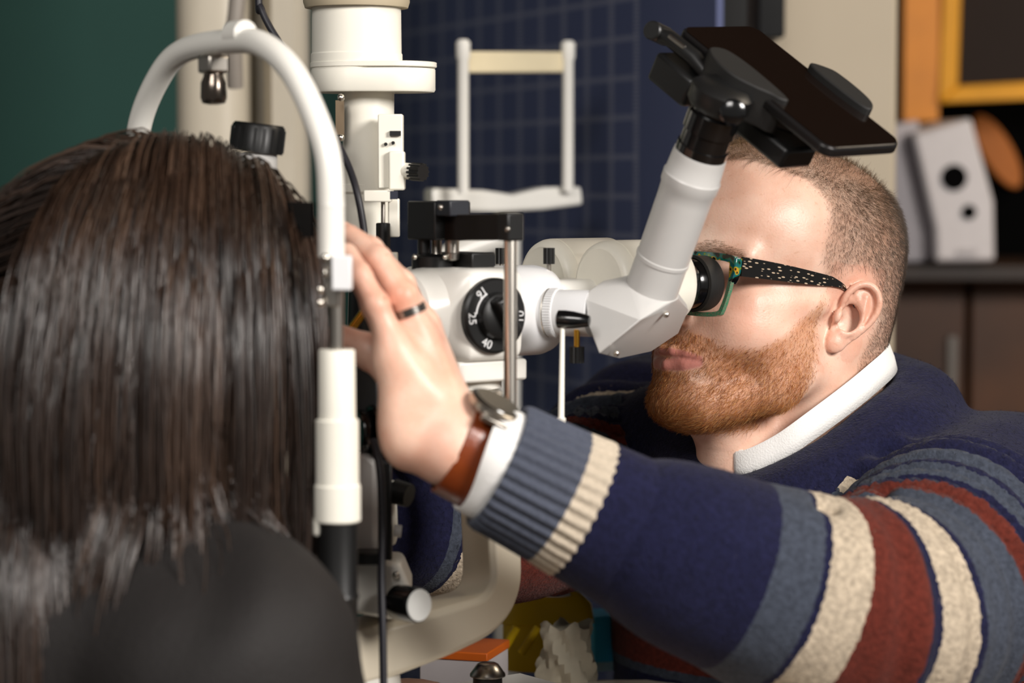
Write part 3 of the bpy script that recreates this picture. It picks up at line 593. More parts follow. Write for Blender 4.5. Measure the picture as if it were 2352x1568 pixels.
# shelf
sz = P(2170,604,3.55)[2]; sc_ = P(2300,604,3.55)
sh = thing('sideboard', (sc_[0],sc_[1],0), 'dark brown wooden sideboard carrying the white speaker', 'sideboard')
g = G(); g.box((sc_[0]+.05,sc_[1]+.12,sz-.012),(1,0,0),(0,1,0),Z,.40,.20,.012); g.build('top', pm('dark_wood','#241407',.5,var=.3,scale=15), sh, bevel=.003)
for k in range(5):
    x_ = sc_[0]-.28+.16*k; g = G(); g.box((x_,sc_[1]+.05,sz/2),(1,0,0),(0,1,0),Z,.076,.012,sz/2-.02); pn = g.build('door', pm('walnut_orange','#4a2808',.5,var=.6,scale=9), sh, bevel=.003)
    g = G(); g.box((x_+.055,sc_[1]+.032,sz-.16),(1,0,0),(0,1,0),Z,.006,.006,.05); g.build('handle', pm('grey_handle','#6b655f',.4,.6), pn)
g = G(); g.box((sc_[0]+.05,sc_[1]+.25,sz/2),(1,0,0),(0,1,0),Z,.39,.05,sz/2-.012); g.build('carcass', pm('dark_wood','#241407',.5), sh)
# speaker
sk = thing('speaker', P(2190,602,3.5), 'white angular speaker with two round black drivers on the sideboard', 'speaker')
out = [(2098,308),(2232,270),(2284,462),(2287,600),(2150,602),(2148,525)]
g = G(); g.prism([P(x_,y_,3.45) for x_,y_ in out], np.array([-.02,.12,0])); spk = g.build('cabinet', pm('white_speaker','#c9c3c4',.45), sk, bevel=.006, segs=3)
out = [(2040,285),(2110,275),(2160,600),(2040,604)]
g = G(); g.prism([P(x_,y_,3.5) for x_,y_ in out], np.array([0,.10,0])); g.build('side_panel', pm('grey_speaker','#aba4a8',.5), sk, bevel=.004)
for (x_, y_, r_) in ((2192,408,25),(2226,487,14)):
    c = P(x_,y_,3.447); rr = r_*3.447/FPX; g = G(); g.lathe(c+np.array([0,.002,0]), np.array([0,-1.,0]), [(0,rr*1.22),(.003,rr*1.18),(.0035,rr*1.05),(.0026,rr),(.0024,.0)], 32, cap=False); g.build('driver', pm('matt_black_cone','#020202',.9,spec=.1), spk)
g = G(); c = P(2222,578,3.446); g.box(c,(1,0,0),(0,1,0),Z,.014,.0008,.0035); g.build('name_plate', pm('plate_grey','#b5afb0',.5), spk)
# orange oval plaque on the back wall
c = P(2292,348,3.9); g = G(); V = []
for k in range(40):
    t = 2*math.pi*k/40; x_ = .036*math.cos(t); z_ = .062*math.sin(t); V.append(c+np.array([x_*.93+z_*-.36, 0, x_*.36*-1+z_*.93]))
g.prism(V, np.array([0,.012,0])); o = g.build('oval_plaque', pm('orange_plaque','#b4651a',.6), bevel=.003); tag(o, 'orange oval plaque behind the white speaker on the dark wall', 'plaque')
c = P(2320,420,3.93); g = G(); g.box((c[0],c[1]+.01,c[2]),(1,0,0),(0,1,0),Z,.13,.006,.16); o = g.build('black_board', pm('black_board','#020202',.95,spec=.1), bevel=.003); tag(o, 'black board behind the orange oval plaque', 'board')
# ------------------------------------------------------------ signed-distance sculpting (numpy) and surface nets
class Field:
    def __init__(s, lo, hi, h):
        s.lo = np.asarray(lo, float); s.h = h; s.n = np.ceil((np.asarray(hi, float)-s.lo)/h).astype(int)+1
        s.F = np.full(s.n, 9., np.float32)
        s.ax = [(s.lo[i]+h*np.arange(s.n[i])).astype(np.float32) for i in range(3)]
    def sub(s, lo, hi):
        i0 = np.clip(np.floor((np.asarray(lo)-s.lo)/s.h).astype(int), 0, s.n); i1 = np.clip(np.ceil((np.asarray(hi)-s.lo)/s.h).astype(int)+1, 0, s.n)
        sl = tuple(slice(a, b) for a, b in zip(i0, i1))
        return sl, (s.ax[0][sl[0]][:,None,None], s.ax[1][sl[1]][None,:,None], s.ax[2][sl[2]][None,None,:])
    def put(s, fn, lo, hi, k, mode):
        pad = abs(k)+3*s.h; sl, X = s.sub(np.asarray(lo)-pad, np.asarray(hi)+pad)
        if any(q.stop <= q.start for q in sl): return s
        d = fn(*X).astype(np.float32); f = s.F[sl]
        if mode == 'sub': f = -f
        if k > 0: hh = np.maximum(k-np.abs(f-d), 0)/k; r = np.minimum(f, d)-hh*hh*k*.25
        else: r = np.minimum(f, d)
        if mode == 'sub': r = -r
        s.F[sl] = r; return s
    def ell(s, c, r, k=.005, mode='add', R=None):
        c = np.asarray(c, float); r = np.asarray(r, float); m = r.max()
        def fn(x, y, z):
            x, y, z = x-c[0], y-c[1], z-c[2]
            if R is not None: x, y, z = (R[0][0]*x+R[0][1]*y+R[0][2]*z, R[1][0]*x+R[1][1]*y+R[1][2]*z, R[2][0]*x+R[2][1]*y+R[2][2]*z)
            a = np.sqrt((x/r[0])**2+(y/r[1])**2+(z/r[2])**2); b = np.sqrt((x/r[0]**2)**2+(y/r[1]**2)**2+(z/r[2]**2)**2)
            return a*(a-1)/np.maximum(b, 1e-6)
        e = r if R is None else np.full(3, m)
        return s.put(fn, c-e, c+e, k, mode)
    def cap(s, a, b, r0, r1=None, k=.005, mode='add', sq=None):
        a = np.asarray(a, float); b = np.asarray(b, float); r1 = r0 if r1 is None else r1; ab = b-a; L2 = max(ab@ab, 1e-12)
        def fn(x, y, z):
            px, py, pz = x-a[0], y-a[1], z-a[2]; t = np.clip((px*ab[0]+py*ab[1]+pz*ab[2])/L2, 0, 1)
            dx, dy, dz = px-ab[0]*t, py-ab[1]*t, pz-ab[2]*t
            if sq is not None:   # squash: distance along direction sq[0] scaled by 1/sq[1]
                n = sq[0]; q = (dx*n[0]+dy*n[1]+dz*n[2]); f = 1/sq[1]-1; dx, dy, dz = dx+n[0]*q*f, dy+n[1]*q*f, dz+n[2]*q*f
            return np.sqrt(dx*dx+dy*dy+dz*dz)-(r0+(r1-r0)*t)
        m = max(r0, r1); return s.put(fn, np.minimum(a, b)-m, np.maximum(a, b)+m, k, mode)
    def chain(s, pts, rs, k=.005, kin=None, mode='add', sq=None):
        rs = [rs]*len(pts) if np.isscalar(rs) else rs
        for i in range(len(pts)-1): s.cap(pts[i], pts[i+1], rs[i], rs[i+1], k if (i == 0 or kin is None) else kin, mode, sq)
        return s
    def mesh(s):
        """naive surface nets -> verts, quads"""
        F = s.F; n = F.shape; ins = F < 0
        c = np.zeros([m-1 for m in n], np.int8)
        for i in (0,1):
            for j in (0,1):
                for k in (0,1): c += ins[i:n[0]-1+i, j:n[1]-1+j, k:n[2]-1+k]
        act = np.argwhere((c > 0) & (c < 8)); idx = np.full(c.shape, -1, np.int32); idx[tuple(act.T)] = np.arange(len(act))
        acc = np.zeros((len(act), 3)); cnt = np.zeros(len(act))
        co = [(i,j,k) for i in (0,1) for j in (0,1) for k in (0,1)]
        val = {q: F[act[:,0]+q[0], act[:,1]+q[1], act[:,2]+q[2]].astype(float) for q in co}
        for q in co:
            for d in range(3):
                if q[d]: continue
                r = list(q); r[d] = 1; r = tuple(r); a, b = val[q], val[r]; m = (a < 0) != (b < 0)
                t = np.where(m, a/np.where(m, a-b, 1), 0); p = np.tile(np.array(q, float), (len(act), 1)); p[:,d] = t
                acc += p*m[:,None]; cnt += m
        V = s.lo+s.h*(act+acc/cnt[:,None]); Q = []
        for d in range(3):
            a = ins; sl0 = [slice(None)]*3; sl1 = [slice(None)]*3; sl0[d] = slice(0, -1); sl1[d] = slice(1, None)
            e = a[tuple(sl0)] != a[tuple(sl1)]; E = np.argwhere(e); u, v = (d+1)%3, (d+2)%3
            E = E[(E[:,u] > 0) & (E[:,v] > 0) & (E[:,u] < n[u]-1) & (E[:,v] < n[v]-1)]
            q = []
            for du, dv in ((-1,-1),(0,-1),(0,0),(-1,0)):
                t = E.copy(); t[:,u] += du; t[:,v] += dv; q.append(idx[t[:,0],t[:,1],t[:,2]])
            q = np.stack(q, 1); flip = ~a[E[:,0],E[:,1],E[:,2]]; q[flip] = q[flip][:,::-1]; Q.append(q)
        Q = np.concatenate(Q); return V, Q[(Q >= 0).all(1)]
def vnormals(V, Q):
    n = np.cross(V[Q[:,2]]-V[Q[:,0]], V[Q[:,3]]-V[Q[:,1]]); N_ = np.zeros_like(V)
    for k in range(4): np.add.at(N_, Q[:,k], n)
    return N_/np.maximum(np.linalg.norm(N_, axis=1), 1e-12)[:,None]
def relax(V, Q, it=2, lam=.5):
    for _ in range(it):
        acc = np.zeros_like(V); cnt = np.zeros(len(V))
        for k in range(4):
            a, b = Q[:,k], Q[:,(k+1)%4]; np.add.at(acc, a, V[b]); np.add.at(acc, b, V[a]); np.add.at(cnt, a, 1); np.add.at(cnt, b, 1)
        V = V+lam*(acc/np.maximum(cnt,1)[:,None]-V)
    return V
def snoise(p, seed=0):
    """cheap smooth value noise, p (n,3)"""
    i = np.floor(p).astype(np.int64); f = p-i; f = f*f*(3-2*f); r = 0
    def hsh(a):
        h = (a[:,0]*374761393+a[:,1]*668265263+a[:,2]*2147483647+seed*1274126177) & 0xffffffff; h = ((h ^ (h >> 13))*1274126177) & 0xffffffff; return ((h ^ (h >> 16)) & 0xffff)/65535.
    for dx in (0,1):
        for dy in (0,1):
            for dz in (0,1):
                wt = (f[:,0] if dx else 1-f[:,0])*(f[:,1] if dy else 1-f[:,1])*(f[:,2] if dz else 1-f[:,2]); r = r+wt*hsh(i+np.array([dx,dy,dz]))
    return r
def strands(paths, rad, sides=3, taper=.25):
    """paths (n,m,3) -> tube mesh arrays; rad (n,) root radius"""
    n, m, _ = paths.shape; T = np.gradient(paths, axis=1); T /= np.maximum(np.linalg.norm(T, axis=2, keepdims=True), 1e-9)
    ref = np.where(np.abs(T[:,:1,2:3]) < .85, np.array([0,0,1.]), np.array([1.,0,0])); x = np.cross(ref, T); x /= np.maximum(np.linalg.norm(x, axis=2, keepdims=True), 1e-9); y = np.cross(T, x)
    r = rad[:,None]*np.linspace(1, taper, m)[None,:]; V = np.empty((n, m, sides, 3))
    for k in range(sides):
        t = 2*math.pi*k/sides; V[:,:,k] = paths+(x*math.cos(t)+y*math.sin(t))*r[...,None]
    b = (np.arange(n)*m*sides)[:,None,None]; i = np.arange(m-1)[None,:,None]*sides; k = np.arange(sides)[None,None,:]; k2 = (k+1)%sides
    Q = np.stack([b+i+k, b+i+k2, b+i+sides+k2, b+i+sides+k], -1).reshape(-1, 4)
    return V.reshape(-1, 3), Q
def ss(a, b, x): t = np.clip((x-a)/(b-a), 0, 1); return t*t*(3-2*t)

# ------------------------------------------------------------ man: head and neck
HO = np.array([.2018, 0, 0]); cC = P(1769, 722, 1.889)
hf = np.array([-.8,-.6,0]); hl = np.array([.6,-.8,0])            # facing, and his left (camera side)
pit = math.radians(8.5); hF = hf*math.cos(pit)+Z*math.sin(pit); hU = Z*math.cos(pit)-hf*math.sin(pit); hL = hl
HROT = np.stack([hF, hL, hU], 1)
def H(f, l, u): return cC+(hF*f+hL*l+hU*u)*.01                     # head frame in cm -> world
def Hloc(p): return (np.asarray(p)-cC)@HROT*100.
MAN = thing('person', (.42, 2.12, .018), 'bearded man in striped navy sweater and glasses leaning to the eyepieces', 'person')
h_ = .148
F_ = Field((-11,-9,-17.5), (13,9.6,14.2), h_)
F_.ell((-.2,0,5.3), (9.6,7.7,7.8), 0)
F_.ell((3.2,0,6.6), (6.4,6.9,6.0), 2.0)                                 # forehead fullness
F_.ell((-3.6,0,5.6), (6.9,7.5,7.0), 2.0)                                # crown and back
F_.ell((-4.3,0,1.4), (5.9,6.7,6.0), 2.0)                                # occiput
F_.ell((3.9,0,-.6), (5.7,6.3,5.6), 2.0)                                 # mid face
F_.ell((6.6,0,-4.6), (3.45,3.8,3.4), 1.6)                                # muzzle
for s in (-1,1):
    F_.chain([(.6,5.3*s,-4.2),(3.2,4.9*s,-6.0),(7.4,2.2*s,-7.7)], [1.5,1.45,1.55], 2.2, 1.0)
    F_.ell((2.6,5.3*s,-2.6), (2.6,1.5,3.2), 1.6)                        # masseter
    F_.ell((5.9,3.9*s,-1.5), (2.5,2.3,2.4), 1.6)                        # cheek
    F_.cap((6.4,4.9*s,.5), (1.2,6.6*s,.9), .75, .6, 1.4)                 # cheekbone
    F_.cap((9.0,1.1*s,3.9), (7.5,4.9*s,3.7), .85, .8, 1.2)               # brow
F_.ell((8.0,0,-7.5), (1.9,2.3,1.6), 1.6)
F_.cap((3,0,-6.5), (7.2,0,-7.6), 2.6, 2.0, 1.5)
for s in (-1,1):
    F_.ell((9.4,3.1*s,2.3), (1.5,1.9,1.15), 1.1, 'sub')
    F_.ell((7.6,3.1*s,2.35), (1.42,1.5,1.32), .35)                      # lids over the eyeball
F_.chain([(9.0,0,3.2),(10.0,0,1.4),(11.3,0,-.7)], [.62,.75,.95], 1.0, .6)
for s in (-1,1):
    F_.ell((10.2,1.15*s,-1.25), (.95,.72,.72), .5)
    F_.ell((10.75,.62*s,-1.95), (.5,.32,.35), .25, 'sub')
# lips
for s in (-1,1):
    F_.chain([(8.5,2.75*s,-4.4),(9.45,1.6*s,-4.05),(10.0,.55*s,-3.9),(9.95,0,-4.0)], [.18,.30,.36,.33], .45, .3)
    F_.chain([(8.5,2.6*s,-4.5),(9.35,1.5*s,-4.84),(9.85,0,-5.02)], [.18,.38,.46], .45, .3)
    F_.chain([(9.05,2.75*s,-4.42),(9.80,1.7*s,-4.40),(10.35,.5*s,-4.42),(10.35,0,-4.48)], [.10,.14,.15,.15], .16, .05, 'sub')
# neck
NB = (-6.8, .4, -13.0)
F_.cap((-3.3,0,-1.0), NB, 6.2, 6.5, 2.2)
F_.cap((3.4,0,-7.6), (-.5,.3,-14.5), 2.6, 4.6, 2.6)                     # throat
for s in (-1,1): F_.cap((-2.2,5.4*s,-2.2), (-.2,2.2*s,-13.5), 1.4, 1.5, 1.6)   # neck muscle
# ears
def ear(s):
    eo = np.array([-.4, 7.05*s, .55]); tilt = math.radians(14); fl = math.radians(27)
    bb = np.array([-math.cos(fl), s*math.sin(fl), 0]); nn = np.array([math.sin(fl), s*math.cos(fl), 0]); vv = np.array([0,0,1.])
    v2 = vv*math.cos(tilt)+bb*math.sin(tilt); b2 = bb*math.cos(tilt)-vv*math.sin(tilt)
    def E(b, v, n=0): return eo+b2*b+v2*v+nn*n
    R = np.stack([b2, v2, nn])
    out = crom([(.05,1.0),(.25,2.0),(.95,2.72),(1.85,2.75),(2.6,2.2),(2.85,1.2),(2.65,.1),(2.15,-1.0),(1.6,-2.0),(1.0,-2.75),(.45,-3.0),(.0,-2.65),(-.12,-1.6),(-.1,-.4)], 4, True)
    # plate: distance to the outline polygon, in the curved ear plane
    A_ = out; B_ = np.roll(out, -1, 0)
    def plate(x, y, z):
        px, py, pz = x-eo[0], y-eo[1], z-eo[2]
        b = px*b2[0]+py*b2[1]+pz*b2[2]; v = px*v2[0]+py*v2[1]+pz*v2[2]; n = px*nn[0]+py*nn[1]+pz*nn[2]
        d = np.full(b.shape, 1e9); ins = np.zeros(b.shape, bool)
        for (ax_, ay_), (bx_, by_) in zip(A_, B_):
            ex, ey = bx_-ax_, by_-ay_; t = np.clip(((b-ax_)*ex+(v-ay_)*ey)/(ex*ex+ey*ey), 0, 1)
            d = np.minimum(d, (b-ax_-ex*t)**2+(v-ay_-ey*t)**2)
            c = ((ay_ > v) != (by_ > v)) & (b < (bx_-ax_)*(v-ay_)/(by_-ay_+1e-9)+ax_); ins ^= c
        d = np.sqrt(d)*np.where(ins, -1, 1)
        w_ = np.abs(n-.03-.10*(b-1.2))-.17
        return np.maximum(d, w_)*.9
    c0 = eo+b2*1.2; F_.put(plate, c0-3.6, c0+3.6, .25, 'add')
    # helix rim from the crus over the top and down to the lobe
    hx = crom([E(.35,.15,-.1), E(.05,.75,.18), E(.12,1.6,.36), E(.65,2.4,.42), E(1.4,2.72,.44), E(2.15,2.45,.46), E(2.62,1.75,.46), E(2.72,.9,.42), E(2.5,.0,.36), E(2.1,-.85,.28), E(1.75,-1.5,.2)], 4)
    F_.chain(list(hx), list(np.interp(np.linspace(0,1,len(hx)), [0,.15,.4,.75,1], [.18,.27,.29,.26,.18])), .14, .04)
    # antihelix with its two branches
    ah = crom([E(.75,1.75,.05), E(1.35,1.2,.12), E(1.8,.5,.22), E(1.88,-.3,.28), E(1.6,-1.0,.28), E(1.0,-1.5,.25)], 4); F_.chain(list(ah), list(np.linspace(.18,.25,len(ah))), .25, .06)
    ah = crom([E(1.55,1.95,.16), E(1.65,1.3,.2), E(1.75,.6,.28)], 4); F_.chain(list(ah), .22, .22, .06)
    # lobe, tragus, antitragus
    F_.ell(E(.62,-2.25,.16), (.72,.80,.36), .3, R=R)
    F_.ell(E(-.02,-.35,.28), (.34,.62,.42), .25, R=R)
    F_.ell(E(.75,-1.38,.30), (.40,.26,.28), .2, R=R)
    # concha, canal, and the hollow under the helix
    F_.ell(E(.95,-.25,.05), (.78,1.0,.66), .25, 'sub', R=R)
    F_.ell(E(.45,-.35,-.3), (.35,.42,.7), .15, 'sub', R=R)
    F_.ell(E(.75,.75,.22), (.48,.30,.30), .2, 'sub', R=R)
    sc = crom([E(1.25,2.22,.30), E(1.9,2.05,.32), E(2.22,1.4,.32), E(2.26,.6,.32), E(2.1,-.2,.32)], 4); F_.chain(list(sc), .15, .14, .03, 'sub')
ear(1); ear(-1)
HV, HQ = F_.mesh(); HV = relax(HV, HQ, 2, .35); HN = vnormals(HV, HQ)          # head-local, cm
del F_
f, l, u = HV[:,0], HV[:,1], HV[:,2]; al = np.abs(l)
eard = np.sqrt((f+1.2)**2+(al-7.6)**2+((u-.4)/1.5)**2)                        # rough distance to the ear
isear = (al > 6.9) & (f < 1.2) & (f > -4.5) & (u > -4.2) & (u < 4.2)
# lip colour mask
def polyd(pts, p):
    d = np.full(len(p), 9.)
    for a, b in zip(pts[:-1], pts[1:]):
        a, b = np.array(a), np.array(b); ab = b-a; t = np.clip(((p-a)@ab)/(ab@ab), 0, 1); d = np.minimum(d, np.linalg.norm(p-a-t[:,None]*ab, axis=1))
    return d
pl_ = np.stack([f, al, u], 1)
du_ = polyd([(9.0,2.5,-4.35),(9.9,1.6,-4.15),(10.5,.55,-4.05),(10.5,0,-4.1)], pl_); dl_ = polyd([(9.0,2.4,-4.5),(9.9,1.5,-4.85),(10.45,0,-4.95)], pl_)
lip = np.maximum(1-ss(.28,.50,du_), 1-ss(.42,.66,dl_))
# beard mask: jaw, chin, moustache and side whiskers
jl = np.interp(f, [-1.5,.5,2.2,4.2,6.2,8.0,9.5,12], [3.5,3.2,.4,-1.6,-3.1,-3.4,-2.4,-2.3])      # upper edge of the beard
lowe = np.interp(f, [-2,0,3,6,9], [-3.5,-6.0,-8.8,-9.6,-10.2])
beard = ss(-.5,.5,jl-u)*ss(-.5,.4,u-lowe)*ss(.1,1.3,f-np.interp(u,[-9,-6,-3,0,3],[2.5,1.0,.6,.6,.8]))
beard *= 1-np.clip(lip*1.3,0,1); beard *= (al < 7.4)
mouthc = ss(.5,1.0,np.sqrt(((al-2.6)/.9)**2+((u+5.7)/.6)**2)); beard *= .35+.65*np.maximum(mouthc, (al<1.2))
beard *= 1-(1-ss(.0,.9,np.abs(u+2.1)))*ss(10,10.6,f)*(al<1.6)
nosek = ss(9.9,10.4,f)*(u > -2.4); beard *= 1-nosek; beard = np.where((u > -4.0) & (f > 8.2) & (al < 3.6), np.clip(beard*1.8,0,1), beard)
# scalp hair mask, receding temples
hl_f = np.interp(u, [-6,-3,0,2.5,4.5,6.5,8.5,10,11,12], [-4.0,-3.4,-1.0,1.6,2.6,2.4,2.2,3.6,6.8,8.0])
hl_f = hl_f+np.where(u > 8.0, ss(3.6,.2,al)*2.2*ss(8.0,10.,u), 0)
scalp = ss(-.35,.9,hl_f-f)*ss(-6.6,-5.0,u+.55*np.clip(-3-f,0,9)*.35); scalp *= ss(.0,.5,np.sqrt(((f+1.6)/2.5)**2+((u-.3)/3.3)**2)-1.0); scalp = np.where(isear & (np.sqrt(((f+1.4)/2.4)**2+((u-.3)/3.3)**2) < 1), 0, scalp)
scalp_tint = scalp*np.interp(u, [-6,0,3,7,10], [.35,.35,.45,.8,1.0])*np.interp(f,[-9,-4,3],[1.15,1.0,.8])
def skinmat():
    m = bpy.data.materials.new('skin'); m.use_nodes = True; nt = m.node_tree; b = nt.nodes['Principled BSDF']; L = nt.links.new
    tc = nt.nodes.new('ShaderNodeTexCoord')
    def noise(sc, det=4): n = nt.nodes.new('ShaderNodeTexNoise'); n.inputs['Scale'].default_value = sc; n.inputs['Detail'].default_value = det; L(tc.outputs['Object'], n.inputs['Vector']); return n.outputs['Fac']
    def ramp(x, st):
        r = nt.nodes.new('ShaderNodeValToRGB'); e = r.color_ramp.elements
        while len(e) < len(st): e.new(.5)
        for el_, (p_, c_) in zip(e, st): el_.position = p_; el_.color = (*lin(c_),1)
        L(x, r.inputs[0]); return r.outputs[0]
    def mix(fac, a, b_):
        n = nt.nodes.new('ShaderNodeMix'); n.data_type = 'RGBA'
        if isinstance(fac, float): n.inputs[0].default_value = fac
        else: L(fac, n.inputs[0])
        for i_, x in ((6,a),(7,b_)):
            if isinstance(x, str): n.inputs[i_].default_value = (*lin(x),1)
            else: L(x, n.inputs[i_])
        return n.outputs[2]
    def attr(n_): a = nt.nodes.new('ShaderNodeAttribute'); a.attribute_name = n_; return a.outputs['Fac']
    def mul(x, k): n = nt.nodes.new('ShaderNodeMath'); n.operation = 'MULTIPLY'; n.use_clamp = True; L(x, n.inputs[0]); n.inputs[1].default_value = k; return n.outputs[0]
    base = ramp(noise(38), [(.25,'#d9a890'),(.5,'#e4baa4'),(.75,'#ebc9b5')])
    base = mix(mul(attr('red'), .75), base, '#d08268')
    sp_ = ramp(noise(330, 2), [(.62,'#000000'),(.72,'#ffffff')]); base = mix(mul(sp_, .22), base, '#b5744f')
    base = mix(mul(attr('lip'), .85), base, '#b4685f'); base = mix(mul(attr('beard'), .55), base, '#b0703c'); base = mix(mul(attr('scalp'), .75), base, '#6e543f')
    L(base, b.inputs['Base Color']); b.inputs['Roughness'].default_value = .40; b.inputs['Specular IOR Level'].default_value = .45
    b.inputs['Subsurface Weight'].default_value = .18; b.inputs['Subsurface Radius'].default_value = (.9,.35,.2); b.inputs['Subsurface Scale'].default_value = .008
    bp = nt.nodes.new('ShaderNodeBump'); bp.inputs['Strength'].default_value = .16; bp.inputs['Distance'].default_value = .0012; L(noise(620, 3), bp.inputs['Height']); L(bp.outputs['Normal'], b.inputs['Normal'])
    return m
M_skin = skinmat()
red = (.55*np.exp(-((f-6.5)**2+(al-4.2)**2+(u+.8)**2)/7)+.5*np.where(isear,1,0)*ss(-4,4,eard*0+1)+.6*np.exp(-((f-11)**2+al**2+(u+.8)**2)/2.5))
# crown of this mask near the ear only reddens the pinna itself
HW_ = cC+HV*.01@HROT.T
HWN = HN@HROT.T
# ------------------------------------------------------------ man: left (near) arm with open hand, right arm on the joystick
SL_, EL_, WL_ = P(2250,1165,1.885), P(2050,1425,1.64), P(1085,1040,1.535)     # shoulder, elbow, wrist of the near arm
SR_, ER_, WR_ = P(1470,1050,2.11), P(1300,1195,1.95), P(775,1172,1.77)
def handfield(lo, hi): return Field(lo, hi, .0016)
ldir = nrm(EL_-WL_)
lo_ = np.minimum.reduce([P(700,480,1.47),P(700,1200,1.47),P(1290,480,1.47),P(1290,1200,1.47),P(700,1200,1.68)])-.01; hi_ = np.maximum.reduce([P(700,480,1.68),P(1290,1200,1.68),P(1290,480,1.68),P(700,480,1.47)])+.01
F2 = handfield(lo_, hi_)
w_ = WL_
mcp = {'pinky':P(905,800,1.532),'ring':P(960,772,1.548),'middle':P(968,752,1.572),'index':P(945,745,1.596)}
fingers = {
 'pinky': ([mcp['pinky'], P(862,700,1.530), P(826,632,1.535), P(797,580,1.545)], [.0100,.0086,.0077,.0066]),
 'ring': ([mcp['ring'], P(925,680,1.545), P(868,596,1.552), P(802,540,1.565)], [.0108,.0096,.0086,.0072]),
 'middle': ([mcp['middle'], P(918,655,1.572), P(850,575,1.585), P(785,532,1.60)], [.0110,.0098,.0088,.0074]),
 'index': ([mcp['index'], P(880,665,1.602), P(810,600,1.612), P(745,570,1.622)], [.0110,.0098,.0088,.0074])}
for nm, (pts, rs) in fingers.items():
    F2.chain(pts, rs, .006, .003)
    F2.ell(pts[1], np.full(3, rs[1]*1.06), .003); F2.ell(pts[2], np.full(3, rs[2]*1.05), .002)
    F2.cap(w_+(pts[0]-w_)*.12, pts[0], .0125, rs[0]*1.10, .008)
F2.chain([P(985,930,1.575), P(905,845,1.582), P(848,806,1.585), P(775,772,1.59)], [.0165,.0132,.0112,.0085], .010, .005)
F2.ell(P(858,812,1.585), np.full(3,.0118), .003)
# palm and heel
F2.cap(P(950,1000,1.535), P(905,840,1.535), .0165, .0125, .012)
F2.cap(P(965,1010,1.565), P(930,860,1.575), .0185, .0130, .012)
F2.ell(P(930,985,1.538), (.0165,.016,.026), .012)
F2.cap(P(1010,1010,1.545), P(960,800,1.56), .0180, .0135, .012)
F2.cap(P(1045,1030,1.54), P(1130,1068,1.545), .0265, .0265, .012, sq=(nrm([0.1,1,.0]), 1.12))
F2.cap(P(1130,1068,1.545), P(1270,1120,1.555), .0265, .0300, .010)
# knuckle creases
for nm in ('pinky','ring'):
    pts = fingers[nm][0]
    for j in (1,2): F2.cap(pts[j]+np.array([.006,-.006,.004]), pts[j]+np.array([.006,.006,.004]), .0008, .0008, .0015, 'sub')
LV, LQ = F2.mesh(); LV = relax(LV, LQ, 2, .4)
# right hand closed round the joystick grip
jc = WR_+nrm(WR_-ER_)*.055
F3 = Field(np.minimum(WR_, jc)-.085, np.maximum(WR_, jc)+.085, .002)
ra = nrm(WR_-ER_); rside = nrm(np.cross(Z, ra)); rup = np.cross(ra, rside)
F3.cap(WR_-ra*.04, WR_+ra*.02, .026, .024, .01)
for k in range(4):
    b = WR_+ra*.062+rside*(.030-.020*k)+rup*.012; F3.cap(WR_+ra*.01+rside*(.018-.012*k), b, .013, .0105, .008)
    F3.chain([b, b+ra*.026-rup*.018, b+ra*.018-rup*.044, b-ra*.004-rup*.046], [.0105,.0095,.0085,.0072], .004, .002)
F3.chain([WR_+ra*.02+rside*.03, WR_+ra*.045+rside*.045-rup*.02, WR_+ra*.062+rside*.03-rup*.038], [.014,.0115,.009], .008, .004)
RV, RQ = F3.mesh()
# trunk, arms and legs under the clothes, coarse
HIPc = np.array([.56, 2.26, .70]); MS = (SL_+SR_)/2
F4 = Field((-.35,1.35,.02), (.95,2.75,1.35), .011)
nbw = H(*NB)
F4.cap(nbw, MS+np.array([.02,.03,-.03]), .058, .075, .04)
F4.cap(SL_+(MS-SL_)*.25-Z*.02, SR_+(MS-SR_)*.25-Z*.02, .062, .062, .05)
F4.chain([MS-Z*.06+np.array([.03,.03,0]), MS*.5+HIPc*.5, HIPc], [.105,.125,.14], .06)
for s_, e_, w2 in ((SL_,EL_,WL_),(SR_,ER_,WR_)): F4.chain([s_, e_, w2+nrm(e_-w2)*.04], [.048,.040,.028], .02)
hipl = HIPc+np.array([.07,-.09,-.02]); hipr = HIPc-np.array([.07,-.09,.02])
kn = np.array([-.36,-.27,-.03])
LEG = []
for hp_ in (hipl, hipr):
    k_ = hp_+kn*1.0+(np.array([.12,-.10,0]) if hp_ is hipl else np.array([-.06,.16,0])); a_ = np.array([k_[0]+.06, k_[1]+.03, .10]); t_ = a_+np.array([-.13,-.09,-.045]); LEG.append((hp_, k_, a_, t_))
    F4.chain([hp_, k_, a_], [.085,.062,.045], .03); F4.cap(a_-Z*.04, t_, .035, .03, .02)
TV, TQ = F4.mesh()
V = np.concatenate([HW_, LV, RV, TV]); Q_ = np.concatenate([HQ, LQ+len(HW_), RQ+len(HW_)+len(LV), TQ+len(HW_)+len(LV)+len(RV)])
z_ = np.zeros(len(LV)+len(RV)+len(TV))
redh = .35*ss(.55,.75,snoise(LV*45,3))
for nm in ('pinky','ring'):
    for j in (0,1,2): redh = redh+.5*np.exp(-np.sum((LV-fingers[nm][0][j])**2,1)/.012**2)
redh = redh+.45*np.exp(-np.sum((LV-P(800,775,1.59))**2,1)/.022**2)
manbody = mesh_obj('body', V, Q_, M_skin, MAN, smooth=None, attrs={'lip':np.r_[lip,z_], 'beard':np.r_[beard,z_], 'scalp':np.r_[np.clip(scalp_tint,0,1),z_], 'red':np.r_[red, redh, np.zeros(len(RV)+len(TV))]})
